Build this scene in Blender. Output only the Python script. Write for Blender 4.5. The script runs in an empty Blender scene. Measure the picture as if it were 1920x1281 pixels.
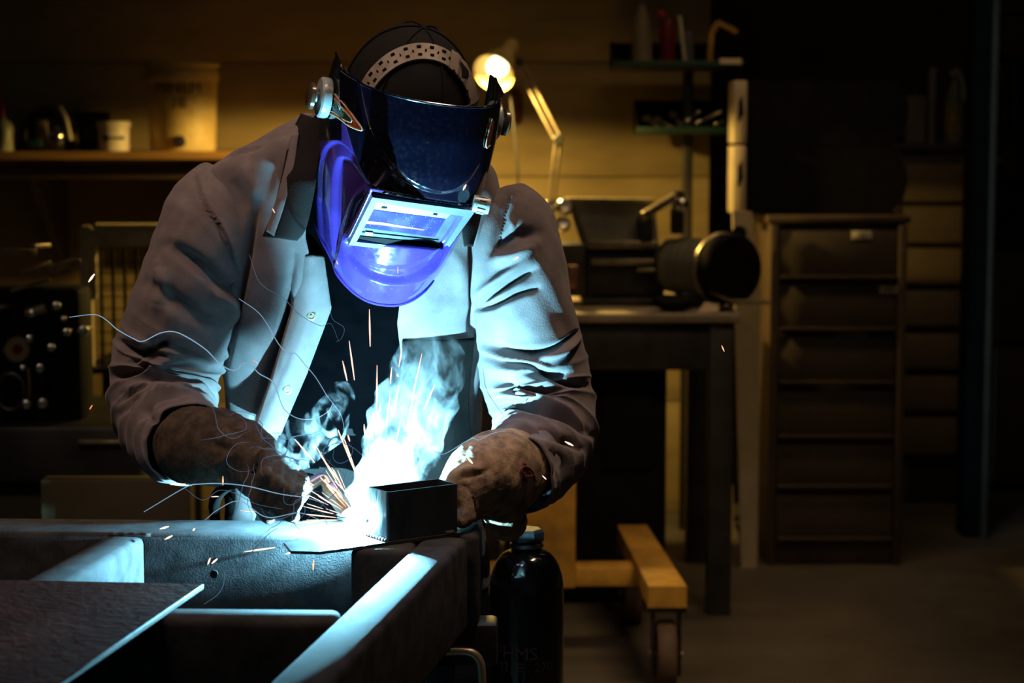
import bpy, bmesh, math, random
import numpy as np
from mathutils import Matrix, Vector

scene = bpy.context.scene
COL = scene.collection
RNG = np.random.default_rng(7)
random.seed(7)

# ------------------------------------------------------------------ camera
FPX = 70 / 36 * 1920                       # 70 mm lens on a 36 mm sensor, in pixels of the 1920 frame
PITCH = math.atan((640.5 - 250) / FPX)     # horizon of the photo at y = 250
CAM = np.array([0, 0, 1.42])
CF = np.array([0, math.cos(PITCH), -math.sin(PITCH)])
CU = np.array([0, math.sin(PITCH), math.cos(PITCH)])
CR = np.array([1.0, 0, 0])
cam_data = bpy.data.cameras.new('camera')
cam_data.lens = 70
cam_data.sensor_width = 36
cam_data.clip_start = 0.05
cam_data.dof.use_dof = True
cam_data.dof.focus_distance = 2.78
cam_data.dof.aperture_fstop = 5.2
cam = bpy.data.objects.new('camera', cam_data)
cam.location = CAM
cam.rotation_euler = (math.pi / 2 - PITCH, 0, 0)
COL.objects.link(cam)
scene.camera = cam

# ------------------------------------------------------------------ world, view
world = bpy.data.worlds.new('world')
scene.world = world
world.use_nodes = True
world.node_tree.nodes['Background'].inputs[0].default_value = (1.0, 0.75, 0.5, 1)
world.node_tree.nodes['Background'].inputs[1].default_value = 0.0006
vs = scene.view_settings
vs.view_transform = 'Standard'
vs.look = 'None'
vs.gamma = 1
vs.use_curve_mapping = False
vs.exposure = 0.0
scene.cycles.use_denoising = True
scene.cycles.max_bounces = 6
scene.cycles.volume_bounces = 0
scene.cycles.sample_clamp_indirect = 3.0
scene.cycles.blur_glossy = 0.5


def pixdir(x, y):
    return CF + (x - 960) / FPX * CR + (640.5 - y) / FPX * CU


def P(x, y, Y):
    """photo pixel at a world depth Y"""
    d = pixdir(x, y)
    return CAM + d * (Y / d[1])


def PZ(x, y, Z):
    """photo pixel on the horizontal plane of height Z"""
    d = pixdir(x, y)
    return CAM + d * ((Z - CAM[2]) / d[2])


def proj(V):
    q = np.asarray(V, float) - CAM
    z = q @ CF
    return np.stack([960 + FPX * (q @ CR) / z, 640.5 - FPX * (q @ CU) / z], -1)


def area_light(name, loc, target, sx, sy, power, color, spread=180):
    ld = bpy.data.lights.new(name, 'AREA')
    ld.shape = 'RECTANGLE'
    ld.size, ld.size_y = sx, sy
    ld.energy = power
    ld.color = color
    ld.spread = math.radians(spread)
    lo = bpy.data.objects.new(name, ld)
    lo.location = loc
    lo.rotation_euler = (Vector(target) - Vector(loc)).to_track_quat('-Z', 'Y').to_euler()
    COL.objects.link(lo)
    return lo


# the hall's hanging strip lamps (their fittings are built with the ceiling)
STRIPS = [(-1.05, 2.05, 2.9), (0.55, 2.75, 2.9)]
area_light('strip_light_a', (-1.05, 2.05, 2.86), (-0.45, 2.9, 1.2), 1.2, 0.16, 3.8, (1.0, 0.70, 0.53), 75)
area_light('strip_light_b', (0.55, 2.75, 2.86), (0.05, 2.95, 0.9), 1.2, 0.16, 3.0, (1.0, 0.70, 0.48), 70)
area_light('strip_light_c', (0.95, 3.6, 2.9), (0.22, 5.1, 0.3), 1.2, 0.16, 2.5, (1.0, 0.66, 0.32), 50)
area_light('strip_light_d', (0.85, 5.9, 2.9), (0.75, 6.5, 0.6), 1.2, 0.16, 2.2, (1.0, 0.66, 0.34), 80)

ARC = np.array([-0.2178, 2.690, 0.874 + 0.018])   # the burning arc
arc_data = bpy.data.lights.new('arc_light', 'POINT')
arc_data.energy = 250
arc_data.color = (0.25, 0.74, 1.0)
arc_data.shadow_soft_size = 0.0048
arc_light = bpy.data.objects.new('arc_light', arc_data)
arc_light.location = ARC
COL.objects.link(arc_light)

# ------------------------------------------------------------------ materials
MATS = {}


def mat(name, base=(0.5, 0.5, 0.5), rough=0.6, metal=0.0, var=0.25, scale=8.0, detail=6, bump=0.0, bscale=None,
        coat=0.0, spec=0.5, emit=None, estr=0.0, dark=None, sheen=0.0, rvar=0.0, stretch=(1, 1, 1)):
    if name in MATS:
        return MATS[name]
    m = bpy.data.materials.new(name)
    m.use_nodes = True
    nt = m.node_tree
    b = nt.nodes['Principled BSDF']
    b.inputs['Roughness'].default_value = rough
    b.inputs['Metallic'].default_value = metal
    b.inputs['Coat Weight'].default_value = coat
    b.inputs['Coat Roughness'].default_value = 0.06
    b.inputs['Specular IOR Level'].default_value = spec
    if sheen:
        b.inputs['Sheen Weight'].default_value = sheen
        b.inputs['Sheen Roughness'].default_value = 0.5
    tc = nt.nodes.new('ShaderNodeTexCoord')
    mp = nt.nodes.new('ShaderNodeMapping')
    mp.inputs['Scale'].default_value = stretch
    nt.links.new(tc.outputs['Object'], mp.inputs['Vector'])
    nz = nt.nodes.new('ShaderNodeTexNoise')
    nz.inputs['Scale'].default_value = scale
    nz.inputs['Detail'].default_value = detail
    nz.inputs['Roughness'].default_value = 0.65
    nt.links.new(mp.outputs['Vector'], nz.inputs['Vector'])
    cr = nt.nodes.new('ShaderNodeValToRGB')
    cr.color_ramp.elements[0].position = 0.32
    cr.color_ramp.elements[1].position = 0.68
    lo = dark if dark else tuple(c * (1 - var) for c in base)
    hi = tuple(min(1, c * (1 + var)) for c in base)
    cr.color_ramp.elements[0].color = (*lo, 1)
    cr.color_ramp.elements[1].color = (*hi, 1)
    nt.links.new(nz.outputs['Fac'], cr.inputs['Fac'])
    nt.links.new(cr.outputs['Color'], b.inputs['Base Color'])
    if rvar:
        mr = nt.nodes.new('ShaderNodeMapRange')
        mr.inputs['To Min'].default_value = max(0.02, rough - rvar)
        mr.inputs['To Max'].default_value = min(1, rough + rvar)
        nt.links.new(nz.outputs['Fac'], mr.inputs['Value'])
        nt.links.new(mr.outputs['Result'], b.inputs['Roughness'])
    if bump:
        n2 = nt.nodes.new('ShaderNodeTexNoise')
        n2.inputs['Scale'].default_value = bscale or scale * 6
        n2.inputs['Detail'].default_value = 4
        nt.links.new(mp.outputs['Vector'], n2.inputs['Vector'])
        bp = nt.nodes.new('ShaderNodeBump')
        bp.inputs['Strength'].default_value = bump
        bp.inputs['Distance'].default_value = 0.002
        nt.links.new(n2.outputs['Fac'], bp.inputs['Height'])
        nt.links.new(bp.outputs['Normal'], b.inputs['Normal'])
    if emit:
        b.inputs['Emission Color'].default_value = (*emit, 1)
        b.inputs['Emission Strength'].default_value = estr
    MATS[name] = m
    return m


# ------------------------------------------------------------------ shapes: each returns (vertices, faces)
def bx(c, s, bev=0.0, R=None, seg=2):
    bm = bmesh.new()
    bmesh.ops.create_cube(bm, size=1)
    for v in bm.verts:
        v.co = Vector((v.co.x * s[0], v.co.y * s[1], v.co.z * s[2]))
    if bev > 0:
        bmesh.ops.bevel(bm, geom=list(bm.edges), offset=bev, segments=seg, affect='EDGES', profile=0.5)
    V = np.array([v.co[:] for v in bm.verts])
    bm.verts.index_update()
    F = [tuple(v.index for v in f.verts) for f in bm.faces]
    bm.free()
    if R is not None:
        V = V @ np.array(R).T
    return V + np.array(c), F


def rotz(a):
    return np.array([[math.cos(a), -math.sin(a), 0], [math.sin(a), math.cos(a), 0], [0, 0, 1]])


def rot(axis, a):
    return np.array(Matrix.Rotation(a, 3, axis))


def beam(p0, p1, w, h, bev=0.006, up=(0, 0, 1)):
    """rounded bar from p0 to p1; w across, h along up; p0/p1 are the axis"""
    p0, p1, up = map(lambda q: np.array(q, float), (p0, p1, up))
    t = p1 - p0
    L = np.linalg.norm(t)
    t /= L
    s = np.cross(t, up)
    s /= np.linalg.norm(s)
    u = np.cross(s, t)
    return bx((p0 + p1) / 2, (L, w, h), bev, np.stack([t, s, u], 1), 3)


def frame_axes(t):
    t = np.array(t, float)
    t /= np.linalg.norm(t)
    a = np.array([0, 0, 1.0]) if abs(t[2]) < 0.9 else np.array([1.0, 0, 0])
    e1 = np.cross(t, a)
    e1 /= np.linalg.norm(e1)
    return t, e1, np.cross(t, e1)


def lathe(prof, o=(0, 0, 0), axis=(0, 0, 1), n=32):
    """profile of (r, h) pairs spun about an axis through o"""
    t, e1, e2 = frame_axes(axis)
    o = np.array(o, float)
    V, F = [], []
    ang = np.arange(n) / n * 2 * math.pi
    for r, h in prof:
        for a in ang:
            V.append(o + t * h + (e1 * math.cos(a) + e2 * math.sin(a)) * max(r, 1e-5))
    for i in range(len(prof) - 1):
        for j in range(n):
            k = (j + 1) % n
            F.append((i * n + j, i * n + k, (i + 1) * n + k, (i + 1) * n + j))
    F.append(tuple(range(n))[::-1])
    F.append(tuple((len(prof) - 1) * n + j for j in range(n)))
    return np.array(V), F


def cyl(p0, p1, r0, r1=None, n=24, bev=0.0):
    p0, p1 = np.array(p0, float), np.array(p1, float)
    r1 = r0 if r1 is None else r1
    L = np.linalg.norm(p1 - p0)
    if bev:
        prof = [(r0 - bev, 0), (r0, bev), (r1, L - bev), (r1 - bev, L)]
    else:
        prof = [(r0, 0), (r1, L)]
    return lathe(prof, p0, p1 - p0, n)


def catmull(pts, n):
    pts = np.array(pts, float)
    k = len(pts)
    ext = np.vstack([2 * pts[0] - pts[1], pts, 2 * pts[-1] - pts[-2]])
    d = np.linalg.norm(np.diff(pts[:, :3], axis=0), axis=1)
    s = np.concatenate([[0], np.cumsum(d)])
    q = np.linspace(0, s[-1], n)
    out = []
    for v in q:
        i = min(k - 2, max(0, int(np.searchsorted(s, v, side='right') - 1)))
        t = (v - s[i]) / max(s[i + 1] - s[i], 1e-9)
        p0, p1, p2, p3 = ext[i], ext[i + 1], ext[i + 2], ext[i + 3]
        out.append(0.5 * (2 * p1 + (p2 - p0) * t + (2 * p0 - 5 * p1 + 4 * p2 - p3) * t * t + (3 * p1 - p0 - 3 * p2 + p3) * t ** 3))
    return np.array(out)


def sweep(ctrl, ns, nphi, ref=(0, -1, 0), caps=True, closed_phi=True):
    """tube through control rows (x, y, z, ra, rb); returns V (ns*nphi), F, normals and (s, phi) of each vertex"""
    c = catmull(ctrl, ns)
    pos, ra, rb = c[:, :3], c[:, 3], c[:, 4]
    T = np.gradient(pos, axis=0)
    T /= np.linalg.norm(T, axis=1)[:, None]
    e = np.array(ref, float)
    V, N, S, PH = [], [], [], []
    acc = 0
    ang = np.arange(nphi) / nphi * 2 * math.pi
    for i in range(ns):
        e = e - T[i] * (e @ T[i])
        e /= np.linalg.norm(e)
        f = np.cross(T[i], e)
        if i:
            acc += np.linalg.norm(pos[i] - pos[i - 1])
        r = np.cos(ang)[:, None] * e * ra[i] + np.sin(ang)[:, None] * f * rb[i]
        n = np.cos(ang)[:, None] * e / ra[i] + np.sin(ang)[:, None] * f / rb[i]
        V.append(pos[i] + r)
        N.append(n / np.linalg.norm(n, axis=1)[:, None])
        S.append(np.full(nphi, acc))
        PH.append(ang)
    F = []
    for i in range(ns - 1):
        for j in range(nphi):
            k = (j + 1) % nphi
            F.append((i * nphi + j, i * nphi + k, (i + 1) * nphi + k, (i + 1) * nphi + j))
    if caps:
        F.append(tuple(range(nphi))[::-1])
        F.append(tuple((ns - 1) * nphi + j for j in range(nphi)))
    return np.concatenate(V), F, np.concatenate(N), np.concatenate(S), np.concatenate(PH)


def tube(pts, r, n=10, ns=None):
    pts = np.array(pts, float)
    ns = ns or max(2, len(pts) * 6 if len(pts) > 2 else 2)
    r = np.broadcast_to(np.array(r, float), (len(pts),))
    ctrl = np.hstack([pts, r[:, None], r[:, None]])
    t = pts[1] - pts[0]
    ref = frame_axes(t)[1]
    V, F, *_ = sweep(ctrl, ns, n, ref)
    return V, F


def prism(poly, ext):
    """solid from a planar polygon of 3-D points pushed along ext"""
    A = np.array(poly, float)
    B = A + np.array(ext, float)
    n = len(A)
    F = [tuple(range(n))[::-1], tuple(range(n, 2 * n))]
    for i in range(n):
        j = (i + 1) % n
        F.append((i, j, n + j, n + i))
    return np.vstack([A, B]), F


def ring_prism(outer, inner, ext):
    """flat frame between two polygons with the same number of corners"""
    O, I = np.array(outer, float), np.array(inner, float)
    e = np.array(ext, float)
    n = len(O)
    V = np.vstack([O, I, O + e, I + e])
    F = []
    for i in range(n):
        j = (i + 1) % n
        F += [(i, n + i, n + j, j), (2 * n + i, 2 * n + j, 3 * n + j, 3 * n + i),
              (i, j, 2 * n + j, 2 * n + i), (n + i, 3 * n + i, 3 * n + j, n + j)]
    return V, F


def ball(c, r, nu=24, nv=14):
    r = np.broadcast_to(np.array(r, float), (3,))
    V, F = [], []
    for i in range(nv + 1):
        a = math.pi * i / nv
        for j in range(nu):
            b = 2 * math.pi * j / nu
            V.append((math.sin(a) * math.cos(b), math.sin(a) * math.sin(b), math.cos(a)))
    for i in range(nv):
        for j in range(nu):
            k = (j + 1) % nu
            F.append((i * nu + j, (i + 1) * nu + j, (i + 1) * nu + k, i * nu + k))
    return np.array(V) * r + np.array(c), F


# ------------------------------------------------------------------ objects
def clean(name):
    return name


def mk(name, prims, material, parent=None, smooth=None, at=None):
    """one mesh object from one or more shapes given in world coordinates"""
    if isinstance(prims, tuple):
        prims = [prims]
    off = 0
    VV, FF = [], []
    for V, F in prims:
        V = np.asarray(V, float)
        VV.append(V)
        FF += [tuple(i + off for i in f) for f in F]
        off += len(V)
    V = np.vstack(VV)
    if at is None:
        o = (V.min(0) + V.max(0)) / 2
        o[2] = V[:, 2].min()
    else:
        o = np.array(at, float)
    me = bpy.data.meshes.new(name)
    me.from_pydata((V - o).tolist(), [], FF)
    bm = bmesh.new()
    bm.from_mesh(me)
    bmesh.ops.remove_doubles(bm, verts=bm.verts, dist=1e-6)
    bmesh.ops.recalc_face_normals(bm, faces=bm.faces)
    bm.to_mesh(me)
    bm.free()
    me.materials.append(material)
    if smooth is None:
        smooth = 40
    if smooth:
        me.polygons.foreach_set('use_smooth', [True] * len(me.polygons))
        me.set_sharp_from_angle(angle=math.radians(smooth))
    ob = bpy.data.objects.new(name, me)
    ob.location = o
    COL.objects.link(ob)
    if parent is not None:
        attach(ob, parent)
    return ob


def world_loc(o):
    m = o.location.copy()
    p = o.parent
    return m


WORLDM = {}


def attach(ob, parent):
    ob.parent = parent
    loc = Vector(parent.location)         # every object here is placed by translation only, in world numbers
    ob.matrix_parent_inverse = Matrix.Translation(-loc)
    return ob


def tag(o, label=None, cat=None, group=None, kind=None):
    if label:
        o['label'] = label
    if cat:
        o['category'] = cat
    if group:
        o['group'] = group
    if kind:
        o['kind'] = kind
    return o


def thing(name, label, cat, loc, group=None):
    o = bpy.data.objects.new(name, None)
    o.empty_display_size = 0.05
    o.location = loc
    COL.objects.link(o)
    return tag(o, label, cat, group)


def one(name, prims, material, label, cat, group=None, smooth=None):
    return tag(mk(name, prims, material, None, smooth), label, cat, group)


def struct(name, prims, material):
    return tag(mk(name, prims, material), kind='structure')


def copy_tree(o, d, parent=None):
    c = o.copy()
    COL.objects.link(c)
    if parent is None:
        c.location = Vector(o.location) + Vector(d)
    else:
        c.parent = parent
        c.matrix_parent_inverse = o.matrix_parent_inverse.copy()
    for ch in [x for x in bpy.data.objects if x.parent == o]:
        copy_tree(ch, d, c)
    return c


def text_mesh(s, size):
    """flat lettering as (vertices, faces) in the XY plane, centred"""
    cu = bpy.data.curves.new('lettering', 'FONT')
    cu.body = s
    cu.size = size
    cu.align_x = 'CENTER'
    cu.align_y = 'CENTER'
    cu.resolution_u = 3
    ob = bpy.data.objects.new('lettering', cu)
    me = bpy.data.meshes.new_from_object(ob)
    V = np.array([v.co[:] for v in me.vertices])
    F = [tuple(p.vertices) for p in me.polygons]
    bpy.data.objects.remove(ob)
    bpy.data.curves.remove(cu)
    bpy.data.meshes.remove(me)
    return V, F


# ------------------------------------------------------------------ implicit shapes
def smin(a, b, k):
    h = np.clip(0.5 + 0.5 * (b - a) / k, 0, 1)
    return b * (1 - h) + a * h - k * h * (1 - h)


def sd_cone(Q, a, b, ra, rb):
    a, b = np.array(a, float), np.array(b, float)
    ab = b - a
    t = np.clip(((Q - a) @ ab) / max(ab @ ab, 1e-12), 0, 1)
    return np.linalg.norm(Q - a - t[..., None] * ab, axis=-1) - (ra + (rb - ra) * t)


def sd_ell(Q, c, r, R=None):
    q = Q - np.array(c)
    if R is not None:
        q = q @ np.array(R)
    r = np.array(r, float)
    k0 = np.linalg.norm(q / r, axis=-1)
    k1 = np.linalg.norm(q / (r * r), axis=-1)
    return k0 * (k0 - 1) / np.maximum(k1, 1e-9)


def iso_mesh(fn, lo, hi, h):
    lo, hi = np.array(lo, float), np.array(hi, float)
    n = np.ceil((hi - lo) / h).astype(int) + 1
    ax = [lo[i] + np.arange(n[i]) * h for i in range(3)]
    Q = np.stack(np.meshgrid(*ax, indexing='ij'), -1)
    val = fn(Q)
    s = val < 0
    cs = [(i, j, k) for i in (0, 1) for j in (0, 1) for k in (0, 1)]

    def sl(A, c):
        return A[c[0]:n[0] - 1 + c[0], c[1]:n[1] - 1 + c[1], c[2]:n[2] - 1 + c[2]]
    cnt = sum(sl(s, c).astype(int) for c in cs)
    act = (cnt > 0) & (cnt < 8)
    idx = -np.ones(act.shape, int)
    idx[act] = np.arange(act.sum())
    pos = np.zeros((act.sum(), 3))
    num = np.zeros(act.sum())
    for a in cs:
        for d in range(3):
            if a[d] == 0:
                b = list(a)
                b[d] = 1
                va, vb = sl(val, a)[act], sl(val, b)[act]
                mk_ = (va < 0) != (vb < 0)
                t = np.where(mk_, va / np.where(mk_, va - vb, 1), 0)
                p = np.array(a, float)[None] + t[:, None] * (np.array(b) - np.array(a))[None]
                pos += p * mk_[:, None]
                num += mk_
    cell = np.argwhere(act)
    V = lo + (cell + pos / num[:, None]) * h
    F = []
    for d in range(3):
        e = [slice(None)] * 3
        f = [slice(None)] * 3
        e[d], f[d] = slice(0, -1), slice(1, None)
        ch = s[tuple(e)] != s[tuple(f)]
        o1, o2 = [(1, 2), (2, 0), (0, 1)][d]
        ii = np.argwhere(ch)
        ii = ii[(ii[:, o1] > 0) & (ii[:, o2] > 0) & (ii[:, o1] < n[o1] - 1) & (ii[:, o2] < n[o2] - 1)]
        u = np.zeros(3, int)
        w = np.zeros(3, int)
        u[o1] = 1
        w[o2] = 1
        q = [idx[tuple((ii - m).T)] for m in (u + w, w, 0 * u, u)]
        F.append(np.stack(q, 1))
    return V, [tuple(r) for r in np.concatenate(F).tolist()]


# ------------------------------------------------------------------ relief drawn in the photo's own pixel positions
def polydist(Q, line):
    """distance of points Q (n,2) to a polyline, and the position 0..1 along it"""
    line = np.array(line, float)
    best = np.full(len(Q), 1e9)
    par = np.zeros(len(Q))
    L = np.linalg.norm(np.diff(line, axis=0), axis=1)
    tot = L.sum()
    acc = 0
    for i in range(len(line) - 1):
        a, b = line[i], line[i + 1]
        ab = b - a
        t = np.clip(((Q - a) @ ab) / (ab @ ab), 0, 1)
        d = np.linalg.norm(Q - a - t[:, None] * ab, axis=1)
        m = d < best
        best[m] = d[m]
        par[m] = ((acc + t * L[i]) / tot)[m]
        acc += L[i]
    return best, par


def inpoly(Q, poly):
    x, y = Q[:, 0], Q[:, 1]
    c = np.zeros(len(Q), bool)
    n = len(poly)
    for i in range(n):
        x1, y1 = poly[i]
        x2, y2 = poly[(i + 1) % n]
        if y1 == y2:
            continue
        m = ((y1 > y) != (y2 > y)) & (x < (x2 - x1) * (y - y1) / (y2 - y1) + x1)
        c ^= m
    return c


def sdpoly(Q, poly):
    d, _ = polydist(Q, list(poly) + [poly[0]])
    return np.where(inpoly(Q, poly), -d, d)


def sstep(a, b, x):
    t = np.clip((x - a) / (b - a), 0, 1)
    return t * t * (3 - 2 * t)


def spline2(pts, n=40):
    p = np.array(pts, float)
    return catmull(np.hstack([p, np.zeros((len(p), 1))]), n)[:, :2]


def creases(V, N, folds):
    """push vertices along their normals by a list of (pixel polyline, width px, depth m)"""
    Q = proj(V)
    view = CAM - V
    view /= np.linalg.norm(view, axis=1)[:, None]
    facing = sstep(-0.1, 0.35, (N * view).sum(1))
    d_all = np.zeros(len(V))
    for line, w, amp in folds:
        ln = spline2(line, 24) if len(line) > 2 else line
        d, t = polydist(Q, ln)
        end = np.sin(math.pi * np.clip(t, 0.02, 0.98)) ** 0.5
        d_all += amp * np.exp(-(d / w) ** 2) * end
    return V + N * (d_all * facing)[:, None]


def wob(V, f, seed):
    r = np.random.default_rng(seed)
    out = np.zeros(len(V))
    for k in range(7):
        d = r.normal(size=3)
        d /= np.linalg.norm(d)
        out += np.sin(V @ d * f * r.uniform(0.6, 1.7) + r.uniform(0, 6.28)) / 7
    return out

# ------------------------------------------------------------------ colours
M_floor = mat('concrete_floor', (0.085, 0.070, 0.052), 0.8, var=0.45, scale=1.7, bump=0.3, bscale=30, rvar=0.15)
M_wall = mat('board_wall', (0.36, 0.27, 0.12), 0.85, var=0.22, scale=3.2, detail=8, bump=0.25, bscale=25, stretch=(0.6, 1, 2.2))
M_sidewall = mat('dark_wall', (0.12, 0.09, 0.065), 0.9, var=0.3, scale=2)
M_ceil = mat('ceiling_paint', (0.10, 0.085, 0.07), 0.9, var=0.2, scale=2)
M_steel = mat('mill_scale_steel', (0.038, 0.036, 0.038), 0.85, 0.0, spec=0.1, var=0.5, scale=26, bump=0.16, bscale=420, rvar=0.08)
M_plate = mat('rust_brown_plate', (0.036, 0.014, 0.010), 0.65, 0.0, spec=0.2, var=0.45, scale=9, bump=0.25, bscale=90, rvar=0.12)
M_boxsteel = mat('blue_grey_steel', (0.05, 0.055, 0.062), 0.38, 0.6, var=0.35, scale=30, bump=0.2, bscale=160, rvar=0.1, stretch=(1, 1, 0.3))
M_bright = mat('bright_metal', (0.62, 0.60, 0.56), 0.28, 1.0, var=0.2, scale=12)
M_gun = mat('dark_metal', (0.06, 0.058, 0.055), 0.45, 0.7, var=0.35, scale=10)
M_black = mat('black_paint', (0.005, 0.005, 0.006), 0.12, 0.0, var=0.4, scale=14, coat=0.6, bump=0.06, bscale=40)
M_matblack = mat('matt_black', (0.006, 0.0055, 0.0055), 0.8, var=0.4, scale=14, spec=0.12)
M_yellow = mat('mustard_paint', (0.46, 0.25, 0.035), 0.5, var=0.3, scale=9, dark=(0.26, 0.14, 0.03), bump=0.1)
M_rubber = mat('worn_rubber', (0.10, 0.06, 0.035), 0.7, var=0.3, scale=14)
M_wood = mat('shelf_wood', (0.40, 0.21, 0.06), 0.6, var=0.3, scale=6, stretch=(0.4, 3, 3), bump=0.15)

# ------------------------------------------------------------------ the hall
struct('floor', bx((0, 3.4, -0.05), (8.4, 11.4, 0.1)), M_floor)
struct('ceiling', bx((0, 3.4, 3.35), (8.4, 11.4, 0.1)), M_ceil)
struct('wall_left', bx((-4.15, 3.4, 1.65), (0.1, 11.4, 3.3)), M_sidewall)
struct('wall_right', bx((4.15, 3.4, 1.65), (0.1, 11.4, 3.3)), M_sidewall)
struct('wall_front', bx((0, -2.25, 1.65), (8.4, 0.1, 3.3)), M_sidewall)
wall = struct('wall_back', bx((0, 8.98, 1.65), (8.4, 0.1, 3.3)), M_sidewall)
# boarded partition behind the bench and the shelf, boards laid one above the other
part_w = struct('wall_partition', bx((-1.7, 7.46, 1.65), (4.86, 0.06, 3.3)), M_sidewall)
zb = [0.0, 0.42, 0.84, 1.26, 1.68, 2.10, 2.52, 2.94, 3.3]
for i in range(len(zb) - 1):
    for (x0, x1) in ((-4.1, -1.96), (-1.955, 0.73)):
        mk('wall_panel', bx(((x0 + x1) / 2, 7.415 - 0.002 * (i % 2), (zb[i] + zb[i + 1]) / 2), (x1 - x0, 0.03, zb[i + 1] - zb[i] - 0.004), 0.002), M_wall, part_w)

# strip lamps under the ceiling, above and out of the picture
M_tube = mat('lamp_tube', (1, 0.8, 0.6), 0.4, var=0, emit=(1, 0.78, 0.6), estr=1.5)
for i, (x, y, z) in enumerate(STRIPS + [(0.95, 3.6, 2.94), (0.85, 5.9, 2.94)]):
    t = thing('strip_lamp', ['grey strip lamp hanging above the left end of the steel frame',
                             'grey strip lamp hanging above the bent welder',
                             'grey strip lamp hanging above the yellow stand', 'grey strip lamp hanging above the bench and drawer cabinets'][i], 'lamp', (x, y, z), 'strip lamps under the ceiling')
    mk('housing', bx((x, y, z + 0.05), (1.3, 0.14, 0.06), 0.01), M_gun, t)
    for s in (-1, 1):
        mk('lamp_tube', cyl((x - 0.6, y + s * 0.04, z + 0.005), (x + 0.6, y + s * 0.04, z + 0.005), 0.012), M_tube, t)
        mk('hanger', cyl((x + s * 0.5, y, z + 0.08), (x + s * 0.5, y, 3.3), 0.004, n=8), M_gun, t)

# ------------------------------------------------------------------ the steel frame on the trestles
T = 0.874
H = 0.13
W = 0.062
zc = T - H / 2


def rail(name, a, b, w, parent, bev=0.010):
    return mk(name, beam((a[0], a[1], zc), (b[0], b[1], zc), w, H, bev), M_steel, parent)


frame = thing('steel_chassis', 'welded chassis of dark rectangular steel tubes laid across the foreground', 'steel chassis', (-0.3, 2.3, T - H))
rd = np.array([0.136, 0.795])
rd /= np.linalg.norm(rd)                  # direction of the long side rails
nr = np.array([rd[1], -rd[0]])            # to the right of it
o_out = np.array([-0.047, 2.739])         # a point on the outer top edge of the right rail
mid_r = o_out - nr * W / 2


def along(p, Y):
    return p + rd * ((Y - p[1]) / rd[1])


cd = np.array([0.666, -0.028])
cd /= np.linalg.norm(cd)
farc = np.array([-0.066, 2.777 - 0.05])   # axis of the far rail
rail('end_rail', farc + cd * 0.022, farc - cd * 1.25, 0.10, frame)
rail('side_rail', along(mid_r, 2.672), along(mid_r, 1.45), W, frame)
mid_l = np.array([-0.521, 2.712])
rail('side_rail', along(mid_l, 2.676), along(mid_l, 1.45), 0.056, frame)
mid_ll = along(mid_l, 2.712) - np.array([0.40, -0.03])
rail('side_rail', along(mid_ll, 2.70), along(mid_ll, 1.45), 0.056, frame)
c2a, c2b = along(mid_r, 2.222) - nr * W / 2, along(mid_l, 2.248) + nr * 0.028
rail('cross_rail', c2a, c2b, 0.057, frame)
rail('cross_rail', along(mid_r, 1.50) - nr * W / 2, along(mid_l, 1.52) + nr * 0.028, 0.057, frame)
# short filler block in the inner corner, nearer to the viewer than the far rail
fb0, fb1 = np.array([-0.212, 2.628]), along(mid_r, 2.622) - nr * W / 2
mk('corner_block', beam((fb0[0], fb0[1], zc), (fb1[0], fb1[1], zc), 0.098, H, 0.008), M_steel, frame)
M_bead = mat('weld_bead', (0.16, 0.13, 0.12), 0.35, 0.8, var=0.5, scale=60)
for (ax, ay, bxx, by) in ((-0.079, 2.676, -0.122, 2.672), (-0.552, 2.683, -0.494, 2.681)):
    pts = [(ax + (bxx - ax) * k / 8, ay + (by - ay) * k / 8 + 0.001 * (-1) ** k, T - 0.0005) for k in range(9)]
    mk('weld_bead', tube(pts, 0.003, 8), M_bead, frame)
hp = P(401, 1077, 2.6745)
mk('bolt_hole', cyl(hp + np.array([0, 0.004, 0]), hp - np.array([0, 0.0012, 0]), 0.0055, n=20), M_matblack, frame)
hp2 = P(281, 1090, 2.45)

# trestles that carry the frame
for (x0, x1, yy, lab) in ((-1.12, -0.02, 2.735, 'dark steel trestle under the far rail of the welded frame'),
                          (-1.35, -0.20, 1.75, 'dark steel trestle under the near end of the welded frame')):
    t = thing('trestle', lab, 'trestle', ((x0 + x1) / 2, yy, 0), 'trestles under the frame')
    mk('top_bar', bx(((x0 + x1) / 2, yy, T - H - 0.032), (x1 - x0, 0.06, 0.06), 0.006), M_gun, t)
    for sx in (x0 + 0.08, x1 - 0.08):
        for sy in (-1, 1):
            mk('leg', beam((sx, yy + sy * 0.02, T - H - 0.06), (sx, yy + sy * 0.2, 0.0), 0.04, 0.04, 0.004, up=(1, 0, 0)), M_gun, t)
        if sx == x1 - 0.08 and yy > 2:
            e = P(893, 1238, yy - 0.05)
            mk('end_hook', tube([e + np.array([-.05, 0, .012]), e + np.array([-.012, 0, .012]), e + np.array([.004, 0, .0]), e + np.array([.008, 0, -.03]), e + np.array([.008, 0, -.12])], .006, 10), mat('pale_tube', (0.42, 0.33, 0.22), 0.35, 0.6, var=0.2), t)
        mk('brace', beam((sx, yy - 0.135, 0.28), (sx, yy + 0.135, 0.28), 0.03, 0.03, 0.004), M_gun, t)

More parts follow.
